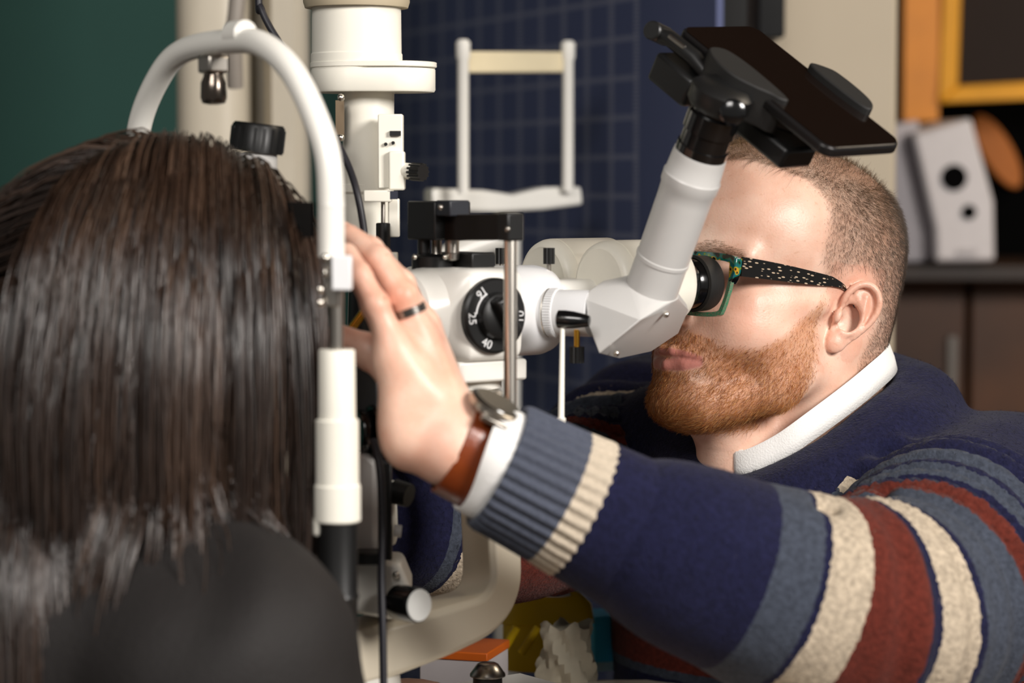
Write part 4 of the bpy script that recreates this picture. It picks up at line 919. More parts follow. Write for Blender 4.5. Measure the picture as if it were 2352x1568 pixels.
# eyes
for s in (1,-1):
    c = H(7.75,3.1*s,2.3); g = G(); g.ball(c, .0123); e_ = g.build('eye', pm('eye_white','#e3dcd4',.2,coat=.8), MAN)
    g = G(); g.lathe(c+hF*.0112, hF, [(0,.0056),(.0008,.0045),(.0014,.0022),(.0016,0)], 24, cap=False); g.build('iris', pm('blue_grey_iris','#4a5c66',.2,coat=1), e_)

# ------------------------------------------------------------ man: hair, beard, brows as real strands
area_q = np.linalg.norm(np.cross(HV[HQ[:,2]]-HV[HQ[:,0]], HV[HQ[:,3]]-HV[HQ[:,1]]), axis=1)*.5
def sample(mask, n):
    w2 = area_q*mask[HQ].mean(1); pr = w2/w2.sum(); k = rng.choice(len(HQ), n, p=pr); a, b = rng.random((2, n, 1))
    q = HV[HQ[k]]; p = (q[:,0]*(1-a)+q[:,1]*a)*(1-b)+(q[:,3]*(1-a)+q[:,2]*a)*b; nn = HN[HQ[k,0]]; return p, nn, k
def grow(p, nn, d, L, lift, bend, m=4, jit=.25):
    d = d-nn*np.sum(d*nn,1)[:,None]; d /= np.maximum(np.linalg.norm(d,axis=1),1e-6)[:,None]; d = d+rng.normal(0,jit,d.shape); d = d-nn*np.sum(d*nn,1)[:,None]; d /= np.linalg.norm(d,axis=1)[:,None]
    t = np.linspace(0,1,m)[None,:,None]; lift = np.broadcast_to(np.asarray(lift).reshape(-1,1,1), (len(p),1,1))
    path = p[:,None]+L[:,None,None]*(t*(1-lift)*d[:,None]+(lift*t+bend*t*t)*nn[:,None]); return path
def hairmat(name, cols, rough=.38):
    m = bpy.data.materials.new(name); m.use_nodes = True; nt = m.node_tree; b = nt.nodes['Principled BSDF']; a = nt.nodes.new('ShaderNodeAttribute'); a.attribute_name = 'hv'
    r = nt.nodes.new('ShaderNodeValToRGB'); e = r.color_ramp.elements
    while len(e) < len(cols): e.new(.5)
    for i, c in enumerate(cols): e[i].position = i/(len(cols)-1); e[i].color = (*lin(c),1)
    nt.links.new(a.outputs['Fac'], r.inputs[0]); nt.links.new(r.outputs[0], b.inputs['Base Color']); b.inputs['Roughness'].default_value = rough; b.inputs['Specular IOR Level'].default_value = .5
    return m
def hair_obj(name, path, rad, m, parent, world=True, sides=3, taper=.25, hv=None):
    n, k, _ = path.shape; V, Q = strands(path, rad, sides, taper); hv = rng.random(n) if hv is None else hv
    if world: V = cC+V*.01@HROT.T
    o = mesh_obj(name, V, Q, m, parent, smooth=None, attrs={'hv':np.repeat(hv, k*sides)}); o['kind'] = 'stuff'; return o
M_beard = hairmat('ginger_beard', ['#5a2c0a','#9c5518','#c9803a','#e8b878'])
M_hair = hairmat('short_brown_hair', ['#2c1f15','#4f3a27','#7a5c3c','#a78657'])
# beard
p, nn, k = sample(beard*(l > -3.5)*(.35+.65*ss(-1.5,-6,u)), 15000); n = len(p)
d = np.stack([.55+.0*p[:,0], np.sign(p[:,1])*-.15, -1.0+.0*p[:,0]], 1); d[:,0] += .5*ss(-6,-9,p[:,2]); mst = (p[:,2] > -4.2) & (p[:,0] > 8.4); d[mst] = np.stack([np.zeros(mst.sum()), np.sign(p[mst,1])*.7, -np.ones(mst.sum())], 1)
L = np.interp(p[:,2], [-9.5,-7,-4,-1,2], [.85,.80,.55,.40,.30])*rng.uniform(.6,1.25,n); L[mst] = rng.uniform(.5,.8,mst.sum())
path = grow(p, nn, d, L, np.clip(rng.normal(.34,.1,n),.1,.6), -.12, 4, .42)
hair_obj('beard', path, np.full(n,.0095)*rng.uniform(.6,1.2,n), M_beard, MAN)
# clipped sides
side = scalp*ss(11.2,9.6,u)*(l > -4)
p, nn, k = sample(side*(.35+.65*ss(2.5,-2,f)), 34000); n = len(p)
d = np.stack([np.full(n,.25), np.zeros(n), -np.ones(n)], 1); d[:,0] -= .8*ss(2,-4,p[:,0])
L = np.interp(p[:,2], [-6,0,4,8,10.5], [.24,.32,.46,.75,1.05])*rng.uniform(.7,1.2,n); L *= np.interp(p[:,0], [-9,-3,2], [1.25,1.0,.85])
path = grow(p, nn, d, L, np.clip(rng.normal(.42,.1,n),.15,.7), -.12, 3, .22)
dark = ss(-3,-9,p[:,0]); hv = np.clip(rng.random(n)*.6-.35*dark, 0, 1)
hair_obj('side_hair', path, np.full(n,.0072), M_hair, MAN, hv=hv)
# longer top
topm = scalp*ss(9.3,10.6,u)
p, nn, k = sample(topm, 6000); n = len(p)
d = np.stack([np.full(n,.8), np.full(n,.55), np.zeros(n)], 1)
L = rng.uniform(1.4,2.9,n)*np.interp(p[:,0],[-6,2,8],[.6,.95,1.1]); path = grow(p, nn, d, L, np.clip(rng.normal(.55,.12,n),.2,.9), -.32, 6, .25)
hair_obj('top_hair', path, np.full(n,.0095), M_hair, MAN, hv=np.clip(rng.random(n)*.7+.05,0,1))
# stray tuft over the far temple, and brows
p, nn, k = sample(topm*(f > 4.5), 500); n = len(p); d = np.stack([np.full(n,1.), rng.normal(-.6,.5,n), np.full(n,.2)], 1); path = grow(p, nn, d, rng.uniform(2.0,3.6,n), np.full(n,.5), -.5, 8, .5); hair_obj('stray_hair', path, np.full(n,.0045), M_hair, MAN, hv=rng.uniform(.5,1,n))
brow = (np.abs(u-np.interp(al,[1,3,5],[3.75,4.25,3.6])) < .42)*(al > .9)*(al < 5.3)*(f > 6.3)
p, nn, k = sample(brow*1., 1300); n = len(p); d = np.stack([np.full(n,-.3), np.sign(p[:,1])*.9, np.full(n,-.05)], 1); path = grow(p, nn, d, rng.uniform(.5,.9,n), np.full(n,.3), -.1, 4, .2); hair_obj('eyebrow', path, np.full(n,.005), M_hair, MAN, hv=rng.uniform(.4,.9,n))
# ------------------------------------------------------------ man: sweater
armL = [P(2400,1215,1.99), P(2275,1200,1.89), P(2185,1275,1.78), P(2095,1395,1.67), P(1950,1415,1.605), P(1750,1350,1.575), P(1505,1252,1.557)]
radL = [.084,.083,.080,.077,.072,.063,.0530]
armR = [P(1570,1020,2.16), P(1495,1035,2.12), P(1430,1075,2.07), P(1350,1140,2.00), P(1240,1195,1.93), P(1060,1212,1.86), P(855,1185,1.80)]
radR = [.080,.074,.068,.060,.053,.052,.048]
def axis(pts, rad, k=10): q = crom(np.c_[np.array(pts), np.array(rad)], k); return q[:,:3], q[:,3]
AL, RL = axis(armL, radL); AR, RR = axis(armR, radR)
F5 = Field((-.16,1.38,.56), (.98,2.62,1.30), .0052)
SLn, SRn = AL[6], AR[4]
F5.cap(SLn*.72+MS*.28-Z*.01, SRn*.72+MS*.28-Z*.02, .085, .082, .05)
F5.chain([MS+np.array([.02,.02,-.05]), MS*.62+HIPc*.38, HIPc*.7+MS*.3, HIPc], [.125,.150,.160,.165], .07)
F5.cap(nbw+np.array([-.005,-.005,-.015]), MS+np.array([.03,.04,-.02]), .072, .090, .05)      # yoke round the neck
F5.cap(nbw+np.array([.03,.03,-.01]), SLn+Z*.0, .055, .060, .05)
F5.cap(P(1560,1090,2.0), P(1800,1125,1.93), .075, .08, .05)                                   # upper chest                               # trapezius, near side
F5.cap(nbw+np.array([.02,.03,.0]), SRn+Z*.0, .060, .060, .05)
F5.cap(P(1620,1200,2.08), P(1620,1640,2.11), .080, .085, .05)
F5.chain(list(AL[::2]), list(RL[::2]), .030, .012)
F5.chain(list(AR[::2]), list(RR[::2]), .022, .012)
# neck opening
COLL = [(-9.8,-1.0,-.6),(-8.4,4.4,-1.4),(-3.6,6.9,-3.8),(.9,6.2,-7.6),(2.6,4.7,-9.7),(3.7,2.7,-11.0),(3.5,.6,-10.7),(2.7,-1.7,-9.4),(.2,-5.0,-7.0),(-4.2,-6.9,-4.0),(-8.2,-5.2,-1.6)]
colc = np.array([H(*q) for q in COLL]); ctr = colc.mean(0); ndn = nrm(H(*NB)-H(-2.4,0,-1))
F5.cap(ctr-ndn*.058, ctr-ndn*.14, .084, .090, .008, 'sub', sq=(nrm(colc[0]-colc[5]), 1.20))
# crew neckline: two soft rolls that follow the shirt collar
_rg = crom(COLL, 3, True); _cc = _rg.mean(0); _dn = Hloc(ctr+ndn*.01)-Hloc(ctr)
def _off(p_, o_, d_): v_ = p_-_cc; v_ = v_-_dn*np.dot(v_, _dn); v_ = v_/np.linalg.norm(v_); return H(*(p_+v_*o_+_dn*d_))
_r1 = [_off(p_, 1.25, 2.7) for p_ in _rg]; _r2 = [_off(p_, 2.3, 5.2) for p_ in _rg]
F5.chain(_r2+[_r2[0]], .026, .03, .02); F5.chain(_r1+[_r1[0]], .0095, .022, .008)
# arm-bend creases
for (a_, b_, r_) in ((P(1890,1175,1.56), P(2010,1290,1.60), .006), (P(1905,1160,1.60), P(2110,1150,1.70), .006), (P(2000,1200,1.66),P(2180,1230,1.66),.005)):
    F5.cap(a_, b_, r_, .002, .012, 'sub')
SV, SQ = F5.mesh(); SV = relax(SV, SQ, 3, .5); SN = vnormals(SV, SQ)
def armcoord(V, AX, R):
    s = np.r_[0, np.cumsum(np.linalg.norm(np.diff(AX, axis=0), axis=1))]; s = s[-1]-s                     # 0 at the cuff
    num = np.zeros(len(V)); den = np.zeros(len(V)); dm = np.full(len(V), 9.)
    for i in range(len(AX)-1):
        a, b = AX[i], AX[i+1]; ab = b-a; t = np.clip(((V-a)@ab)/(ab@ab), 0, 1); d = np.linalg.norm(V-a-t[:,None]*ab, axis=1)-(R[i]+(R[i+1]-R[i])*t)
        wt = np.exp(-d/.006); num += wt*(s[i]+(s[i+1]-s[i])*t); den += wt; dm = np.minimum(dm, d)
    return num/np.maximum(den, 1e-30), dm, s[0]
sL, dL, totL = armcoord(SV, AL, RL); sL = sL+np.linalg.norm(P(1505,1252,1.557)-P(1330,1165,1.547)); sR, dR, totR = armcoord(SV, AR, RR)
sRraw = sR; sR = np.interp(sR, [0,.034,.039,.046,.10,.186,.255,.275,.29,.318,.335,.5], [.07,.116,.128,.150,.190,.195,.292,.340,.372,.396,.407,.5]); arc = np.where(dL < dR, sL, sR); dmn = np.minimum(dL, dR)
tor = ss(.012, .020, dmn)
# soft folds: rolls parallel to the stripes at the shoulder, crinkles at the elbow, loose undulation elsewhere
roll = .0066*np.sin(arc/.026*2*math.pi+2.2*snoise(SV*7,5)+.6)*ss(.25,.30,arc)*(1-ss(.42,.46,arc))*(1-tor)
crk = .0030*np.sin((arc+.02*snoise(SV*9,2))/.019*6.283)*np.exp(-((arc-.21)/.04)**2)*(1-tor)*ss(.3,.7,snoise(SV*11,9))
und = .009*(snoise(SV*9,1)-.5)+.005*(snoise(SV*22,4)-.5)
SV = SV+SN*(roll+crk+und)[:,None]; SN = vnormals(SV, SQ)
WEFT = [(0,'navy'),(.120,'slate'),(.145,'navy'),(.149,'cream'),(.172,'rust'),(.206,'navy'),(.214,'cream'),(.236,'navy'),(.241,'slate'),(.281,'rust'),(.308,'navy'),(.330,'slate'),(.356,'navy'),(.368,'slate'),(.398,'cream'),(.406,'navy')]  # navy between the two shoulder slates paints a fold's shadow, no knitted stripe
CK = {'navy':'#151630','slate':'#393e49','cream':'#a99b88','rust':'#552219'}
def knitmat(fuzz=False):
    m = bpy.data.materials.new('striped_wool' if not fuzz else 'striped_wool_fuzz'); m.use_nodes = True; nt = m.node_tree; b = nt.nodes['Principled BSDF']; L = nt.links.new
    def attr(n_): a = nt.nodes.new('ShaderNodeAttribute'); a.attribute_name = n_; return a.outputs['Fac']
    def mth(op, a, c): n = nt.nodes.new('ShaderNodeMath'); n.operation = op; L(a, n.inputs[0]); (L(c, n.inputs[1]) if not isinstance(c, float) else setattr(n.inputs[1], 'default_value', c)); return n.outputs[0]
    tc = nt.nodes.new('ShaderNodeTexCoord')
    def noise(sc, d=3): n = nt.nodes.new('ShaderNodeTexNoise'); n.inputs['Scale'].default_value = sc; n.inputs['Detail'].default_value = d; L(tc.outputs['Object'], n.inputs['Vector']); return n.outputs['Fac']
    def ramp(x, st):
        r = nt.nodes.new('ShaderNodeValToRGB'); r.color_ramp.interpolation = 'CONSTANT'; e = r.color_ramp.elements
        while len(e) < len(st): e.new(.99)
        for el_, (p_, c_) in zip(e, st): el_.position = p_; el_.color = (*lin(CK[c_]),1)
        L(x, r.inputs[0]); return r.outputs[0]
    wob = mth('MULTIPLY', mth('SUBTRACT', noise(210), .5), .0035)
    c1 = ramp(mth('ADD', attr('arc'), wob), WEFT)
    c2 = ramp(mth('ADD', attr('tz'), wob), [(0,'navy'),(.225,'slate'),(.238,'rust'),(.275,'slate'),(.285,'navy')])
    mx = nt.nodes.new('ShaderNodeMix'); mx.data_type = 'RGBA'; L(mth('GREATER_THAN', attr('tor'), .5), mx.inputs[0]); L(c1, mx.inputs[6]); L(c2, mx.inputs[7])
    hs = nt.nodes.new('ShaderNodeHueSaturation'); L(mx.outputs[2], hs.inputs['Color'])
    v = nt.nodes.new('ShaderNodeMapRange'); v.inputs[1].default_value = .3; v.inputs[2].default_value = .7; v.inputs[3].default_value = .72; v.inputs[4].default_value = 1.3; L(noise(260, 4), v.inputs[0]); L(v.outputs[0], hs.inputs['Value'])
    L(hs.outputs[0], b.inputs['Base Color']); b.inputs['Roughness'].default_value = .9; b.inputs['Specular IOR Level'].default_value = .15; b.inputs['Sheen Weight'].default_value = .05; b.inputs['Sheen Roughness'].default_value = .5
    if not fuzz:
        wv = nt.nodes.new('ShaderNodeTexNoise'); wv.inputs['Scale'].default_value = 480; wv.inputs['Detail'].default_value = 5; L(tc.outputs['Object'], wv.inputs['Vector'])
        bp = nt.nodes.new('ShaderNodeBump'); bp.inputs['Strength'].default_value = .55; bp.inputs['Distance'].default_value = .0022; L(wv.outputs['Fac'], bp.inputs['Height']); L(bp.outputs['Normal'], b.inputs['Normal'])
    return m
M_knit = knitmat()
tz = np.clip(1.10-SV[:,2]-.12*(SV[:,0]-.30), 0, 1)
swt = mesh_obj('sweater', SV, SQ, M_knit, MAN, smooth=None, attrs={'arc':arc, 'tor':tor, 'tz':tz})
# wool fuzz
qa = np.linalg.norm(np.cross(SV[SQ[:,2]]-SV[SQ[:,0]], SV[SQ[:,3]]-SV[SQ[:,1]]), axis=1)*.5
ctrq = SV[SQ].mean(1); vis = (SN[SQ[:,0]][:,1] < .35) & (ctrq[:,2] > .80)
pr = qa*vis; pr /= pr.sum(); k = rng.choice(len(SQ), 36000, p=pr); a, b = rng.random((2,len(k),1)); q = SV[SQ[k]]; p = (q[:,0]*(1-a)+q[:,1]*a)*(1-b)+(q[:,3]*(1-a)+q[:,2]*a)*b; nn = SN[SQ[k,0]]
d = rng.normal(0,1,p.shape); d -= nn*np.sum(d*nn,1)[:,None]; d /= np.linalg.norm(d,axis=1)[:,None]; Lf = rng.uniform(.0022,.0058,len(k))[:,None,None]; t = np.linspace(0,1,3)[None,:,None]
path = p[:,None]+Lf*(d[:,None]*t*.85+nn[:,None]*(.75*t-.45*t*t))-nn[:,None]*.0003
FV, FQ = strands(path, np.full(len(k),.00011), 2, .6); rp = 6
va = SQ[k,0]; o = mesh_obj('wool_fuzz', FV, FQ, knitmat(True), swt, smooth=None, attrs={'arc':np.repeat(arc[va],rp),'tor':np.repeat(tor[va],rp),'tz':np.repeat(tz[va],rp)}); o['kind'] = 'stuff'
# ribbed cuff of the near sleeve
def knit_plain(nm, colr): return pm(nm, colr, .92, var=.28, scale=300, bump=.6, bscale=420, spec=.12, sheen=.12)
c0, c1 = P(1338,1168,1.548), P(1142,1068,1.538); dC = nrm(c1-c0); xC = nrm(np.cross(Z, dC)); yC = np.cross(dC, xC)
def cuffring(d_, r_, rib): return [c0+dC*d_+(xC*math.cos(q)*.92+yC*math.sin(q))*(r_+rib*math.cos(q*34)) for q in np.linspace(0,2*math.pi,272,endpoint=False)]
def rings(secs, inner=True):
    V = []; F = []; n = 272
    for s_ in secs: V += cuffring(*s_)
    for i in range(len(secs)-1):
        for k_ in range(n): F.append([i*n+k_, i*n+(k_+1)%n, (i+1)*n+(k_+1)%n, (i+1)*n+k_])
    return V, F
LC = np.linalg.norm(c1-c0)
V, F = rings([(-.060,.0520,0),(-.030,.0492,0),(-.004,.0472,.0),(.0,.0462,.0004)]); mesh_obj('sleeve_end', V, F, M_knit, swt, attrs={'arc':np.zeros(len(V)),'tor':np.zeros(len(V)),'tz':np.zeros(len(V))})
V, F = rings([(-.003,.0455,.0004),(.0005,.0465,.0010),(.012,.0452,.0012),(.0175,.0446,.0012)]); cf = mesh_obj('cuff_stripe', V, F, knit_plain('cream_rib','#b7aa98'), swt)
V, F = rings([(.0175,.0446,.0012),(.034,.0436,.0012),(.048,.0428,.0012),(LC-.004,.0424,.0012),(LC,.0410,.0010),(LC,.0385,.0006),(LC-.012,.0375,0)]); cf = mesh_obj('ribbed_cuff', V, F, knit_plain('slate_rib','#4a4e5a'), swt)
# shirt cuff, watch, ring
M_shirt = pm('white_cotton','#e4e2df',.75,var=.03,bump=.25,bscale=700)
V = []; F = []; n = 64; secs = [(LC-.02,.0375),(LC+.004,.0372),(LC+.0135,.0362),(LC+.0145,.0352),(LC+.0135,.0342),(LC-.02,.0345)]
for d_, r_ in secs:
    for q in range(n): th_ = 6.2832*q/n; e_ = 1+.02*math.sin(3*th_)+.02*math.sin(5*th_+1); V.append(c0+dC*(d_+.0035*math.sin(2*th_+.5)*(d_ > LC))+(xC*math.cos(th_)*.92+yC*math.sin(th_))*r_*e_)
for i in range(len(secs)-1):
    for q in range(n): F.append([i*n+q, i*n+(q+1)%n, (i+1)*n+(q+1)%n, (i+1)*n+q])
mesh_obj('shirt_cuff', V, F, M_shirt, MAN)
# far sleeve cuff
cR0 = AR[-1]; dR_ = nrm(AR[-1]-AR[-4]); g = G(); g.lathe(cR0-dR_*.01, dR_, [(0,.050),(.02,.047),(.05,.042),(.051,.038)], 48); g.build('ribbed_cuff', knit_plain('slate_rib','#4a4e5a'), swt)
g = G(); g.lathe(cR0+dR_*.03, dR_, [(0,.036),(.028,.035),(.0285,.033)], 48); g.build('shirt_cuff', M_shirt, MAN)
# collar
ring_ = crom(COLL, 8, True); nC = len(ring_); V = []; F = []
cl_c = ring_.mean(0); dn = Hloc(ctr+ndn*.01)-Hloc(ctr)            # 1 cm down the neck, head frame
for lay in range(6):
    for i in range(nC):
        p_ = ring_[i]; out = p_-cl_c; out = out-dn*np.dot(out, dn); out = out/np.linalg.norm(out); w2 = [(.0,.6),(-.05,-.1),(.08,-.25),(.2,-.1),(.42,.9),(.50,1.8)][lay]
        V.append(H(*(p_+out*(w2[0]+.25)+dn*w2[1])))
gap = int(nC*5.3/11)
for lay in range(5):
    for i in range(nC):
        if i == gap: continue
        F.append([lay*nC+i, lay*nC+(i+1)%nC, (lay+1)*nC+(i+1)%nC, (lay+1)*nC+i])
co = mesh_obj('shirt_collar', V, F, M_shirt, MAN, smooth=60); so = co.modifiers.new('solid','SOLIDIFY'); so.thickness = .0012; so.offset = 0
# button placket just below the collar gap, folded under
pA, pB = H(3.85,2.9,-11.2), H(3.9,.9,-11.3); g = G(); d_ = nrm(pB-pA); g.box((pA+pB)/2-Z*.004, d_, nrm(np.cross(Z,d_)), Z, .011,.0012,.009); g.build('shirt_placket', M_shirt, MAN, bevel=.0008)
# trousers, shoes and stool, below the frame
F6 = Field((-.3,1.2,.05),(.95,2.75,.98),.012)
for hp_, k_, a_, t_ in LEG: F6.chain([hp_, k_, a_], [.100,.076,.058], .03)
F6.cap(hipl, hipr, .10, .10, .04); F6.cap(HIPc, HIPc+Z*.12, .155, .15, .05)
V, Q_ = F6.mesh(); mesh_obj('trousers', V, Q_, pm('dark_denim','#1c2230',.85,var=.2,scale=150), MAN, smooth=None)
for hp_, k_, a_, t_ in LEG:
    g = G(); d_ = nrm((t_-a_)*np.array([1,1,0])); s_ = np.cross(Z, d_); out = [a_*np.array([1,1,0])+d_*x_+s_*y_ for x_, y_ in crom([(-.06,-.03),(.06,-.04),(.15,-.045),(.20,0),(.15,.045),(.06,.04),(-.06,.03),(-.075,0)],4,True)]
    g.prism([p_+Z*.018 for p_ in out], Z*.03); c_ = a_*np.array([1,1,0]); g.ball(c_+d_*.05+Z*.055, .11,.042,.05, fr=np.stack([d_, s_, Z])); g.build('shoe', pm('brown_leather_shoe','#3b2416',.4), MAN)
st_ = thing('stool', (HIPc[0]+.03,HIPc[1]+.02,.018), 'round black examiner stool under the bearded man', 'stool')
g = G(); g.lathe((HIPc[0]+.03,HIPc[1]+.02,HIPc[2]-.195), Z, [(0,.17),(.01,.18),(.045,.18),(.055,.165)], 40); g.build('seat', M_rubber, st_)
g = G(); g.cyl((HIPc[0]+.03,HIPc[1]+.02,.06), (HIPc[0]+.03,HIPc[1]+.02,HIPc[2]-.19), .025); g.build('post', M_chrome, st_)
for k_ in range(5):
    q = 2*math.pi*k_/5; e_ = np.array([math.cos(q), math.sin(q), 0]); b_ = np.array([HIPc[0]+.03,HIPc[1]+.02,.07]); g = G(); g.tube([b_, b_+e_*.15-Z*.012, b_+e_*.25-Z*.03], [.018,.015,.012], 10); lg = g.build('leg', M_chrome, st_)
    g = G(); g.ball(b_+e_*.25-Z*.034, .018); g.build('caster', M_black, lg)

# ------------------------------------------------------------ wristwatch, ring
ww = thing('wristwatch', P(1090,1045,1.53), 'wristwatch on brown leather strap beside the white shirt cuff', 'watch')
wc, wn = P(1078,1040,1.540), nrm(c1-c0); xw = nrm(np.cross(Z, wn)); yw = np.cross(wn, xw)
M_strap = pm('brown_leather','#7a3512',.32,var=.25,scale=70,bump=.2,bscale=500,coat=.4)
V = []; F = []; n = 72; prof = [(-.011,.0310),(-.0105,.0328),(.0,.0332),(.0105,.0326),(.011,.0308)]
for d_, r_ in prof:
    for q in range(n): th_ = 6.2832*q/n; V.append(wc+wn*d_+(xw*math.cos(th_)*.86+yw*math.sin(th_))*r_)
for i in range(len(prof)-1):
    for q in range(n): F.append([i*n+q, i*n+(q+1)%n, (i+1)*n+(q+1)%n, (i+1)*n+q])
mesh_obj('strap', V, F, M_strap, ww)
top = nrm(P(1118,935,1.53)-wc); top = nrm(top-wn*np.dot(top,wn)); cw = wc+top*.0345
g = G(); g.lathe(cw-top*.003, top, [(0,.0165),(.002,.0185),(.006,.0185),(.0075,.0165),(.0075,.0)], 48, cap=False); cs = g.build('case', M_steel, ww)
g = G(); g.lathe(cw+top*.0044, top, [(0,.0160),(.0006,.0155),(.0006,0)], 48, cap=False); g.build('dial', pm('black_dial','#101010',.1,coat=1), cs)
sd = np.cross(top, wn); g = G(); g.cyl(cw-sd*.018+top*.002, cw-sd*.022+top*.002, .003); g.build('crown', M_steel, cs)
for q in (-1,1):
    g = G(); g.box(cw+sd*q*.0*1+np.cross(wn,top)*0+sd*(q*.019)-top*.002, sd, wn, top, .004,.009,.002); g.build('lug', M_steel, cs, bevel=.0008)
pr_, pm_ = fingers['ring'][0][0], fingers['ring'][0][1]; rc = pr_*.35+pm_*.65-np.array([.0,0,.006]); rn = nrm(pm_-pr_); rc = pr_+(pm_-pr_)*.62
g = G(); g.lathe(rc-rn*.0028, rn, [(0,.0104),(.0004,.0118),(.0052,.0118),(.0056,.0104),(.0,.0104)], 40, cap=False)
o = g.build('finger_ring', pm('dark_silver','#8b8680',.22,1.)); tag(o, 'dark silver ring on the man\'s raised left hand', 'ring')

# ------------------------------------------------------------ glasses
GL = thing('eyeglasses', H(9.6,3.1,-1.0), 'man\'s black and green patterned eyeglasses at the eyepiece', 'eyeglasses')
def frontmat():
    m = bpy.data.materials.new('marbled_acetate'); m.use_nodes = True; nt = m.node_tree; b = nt.nodes['Principled BSDF']; L = nt.links.new
    tc = nt.nodes.new('ShaderNodeTexCoord'); n = nt.nodes.new('ShaderNodeTexNoise'); n.inputs['Scale'].default_value = 130; n.inputs['Detail'].default_value = 1; L(tc.outputs['Object'], n.inputs['Vector'])
    r = nt.nodes.new('ShaderNodeValToRGB'); e = r.color_ramp.elements
    st = [(.0,'#060707'),(.42,'#0a0c0d'),(.47,'#0d6a50'),(.54,'#125a73'),(.60,'#2f7f3e'),(.66,'#d39a1e'),(.70,'#0a0b0b')]
    while len(e) < len(st): e.new(.9)
    for el_, (p_, c_) in zip(e, st): el_.position = p_; el_.color = (*lin(c_),1)
    L(n.outputs['Fac'], r.inputs[0]); L(r.outputs[0], b.inputs['Base Color']); b.inputs['Roughness'].default_value = .12; b.inputs['Coat Weight'].default_value = .8; return m
def templemat():
    m = bpy.data.materials.new('dashed_acetate'); m.use_nodes = True; nt = m.node_tree; b = nt.nodes['Principled BSDF']; L = nt.links.new
    a1 = nt.nodes.new('ShaderNodeAttribute'); a1.attribute_name = 'ta'; a2 = nt.nodes.new('ShaderNodeAttribute'); a2.attribute_name = 'tb'; cb = nt.nodes.new('ShaderNodeCombineXYZ'); L(a1.outputs['Fac'], cb.inputs[0]); L(a2.outputs['Fac'], cb.inputs[1])
    v = nt.nodes.new('ShaderNodeTexVoronoi'); v.inputs['Scale'].default_value = 1; v.inputs['Randomness'].default_value = .75; L(cb.outputs[0], v.inputs['Vector'])
    r = nt.nodes.new('ShaderNodeValToRGB'); r.color_ramp.elements[0].position = .26; r.color_ramp.elements[0].color = (*lin('#b9a48c'),1); r.color_ramp.elements[1].position = .33; r.color_ramp.elements[1].color = (*lin('#0d0b0a'),1)
    L(v.outputs['Distance'], r.inputs[0]); L(r.outputs[0], b.inputs['Base Color']); b.inputs['Roughness'].default_value = .15; b.inputs['Coat Weight'].default_value = .8; return m
def greenmat():
    m = bpy.data.materials.new('green_braid_acetate'); m.use_nodes = True; nt = m.node_tree; b = nt.nodes['Principled BSDF']; L = nt.links.new
    tc = nt.nodes.new('ShaderNodeTexCoord'); v = nt.nodes.new('ShaderNodeTexVoronoi'); v.feature = 'DISTANCE_TO_EDGE'; v.inputs['Scale'].default_value = 620; L(tc.outputs['Object'], v.inputs['Vector'])
    r = nt.nodes.new('ShaderNodeValToRGB'); r.color_ramp.elements[0].position = .08; r.color_ramp.elements[0].color = (*lin('#4f9a72'),1); r.color_ramp.elements[1].position = .2; r.color_ramp.elements[1].color = (*lin('#8f8f78'),1)
    L(v.outputs['Distance'], r.inputs[0]); L(r.outputs[0], b.inputs['Base Color']); b.inputs['Roughness'].default_value = .1; b.inputs['Coat Weight'].default_value = 1.; b.inputs['Alpha'].default_value = 1; b.inputs['Transmission Weight'].default_value = .3; return m
def gf(l): return 10.35-.025*l*l*.62                                # wrap of the front
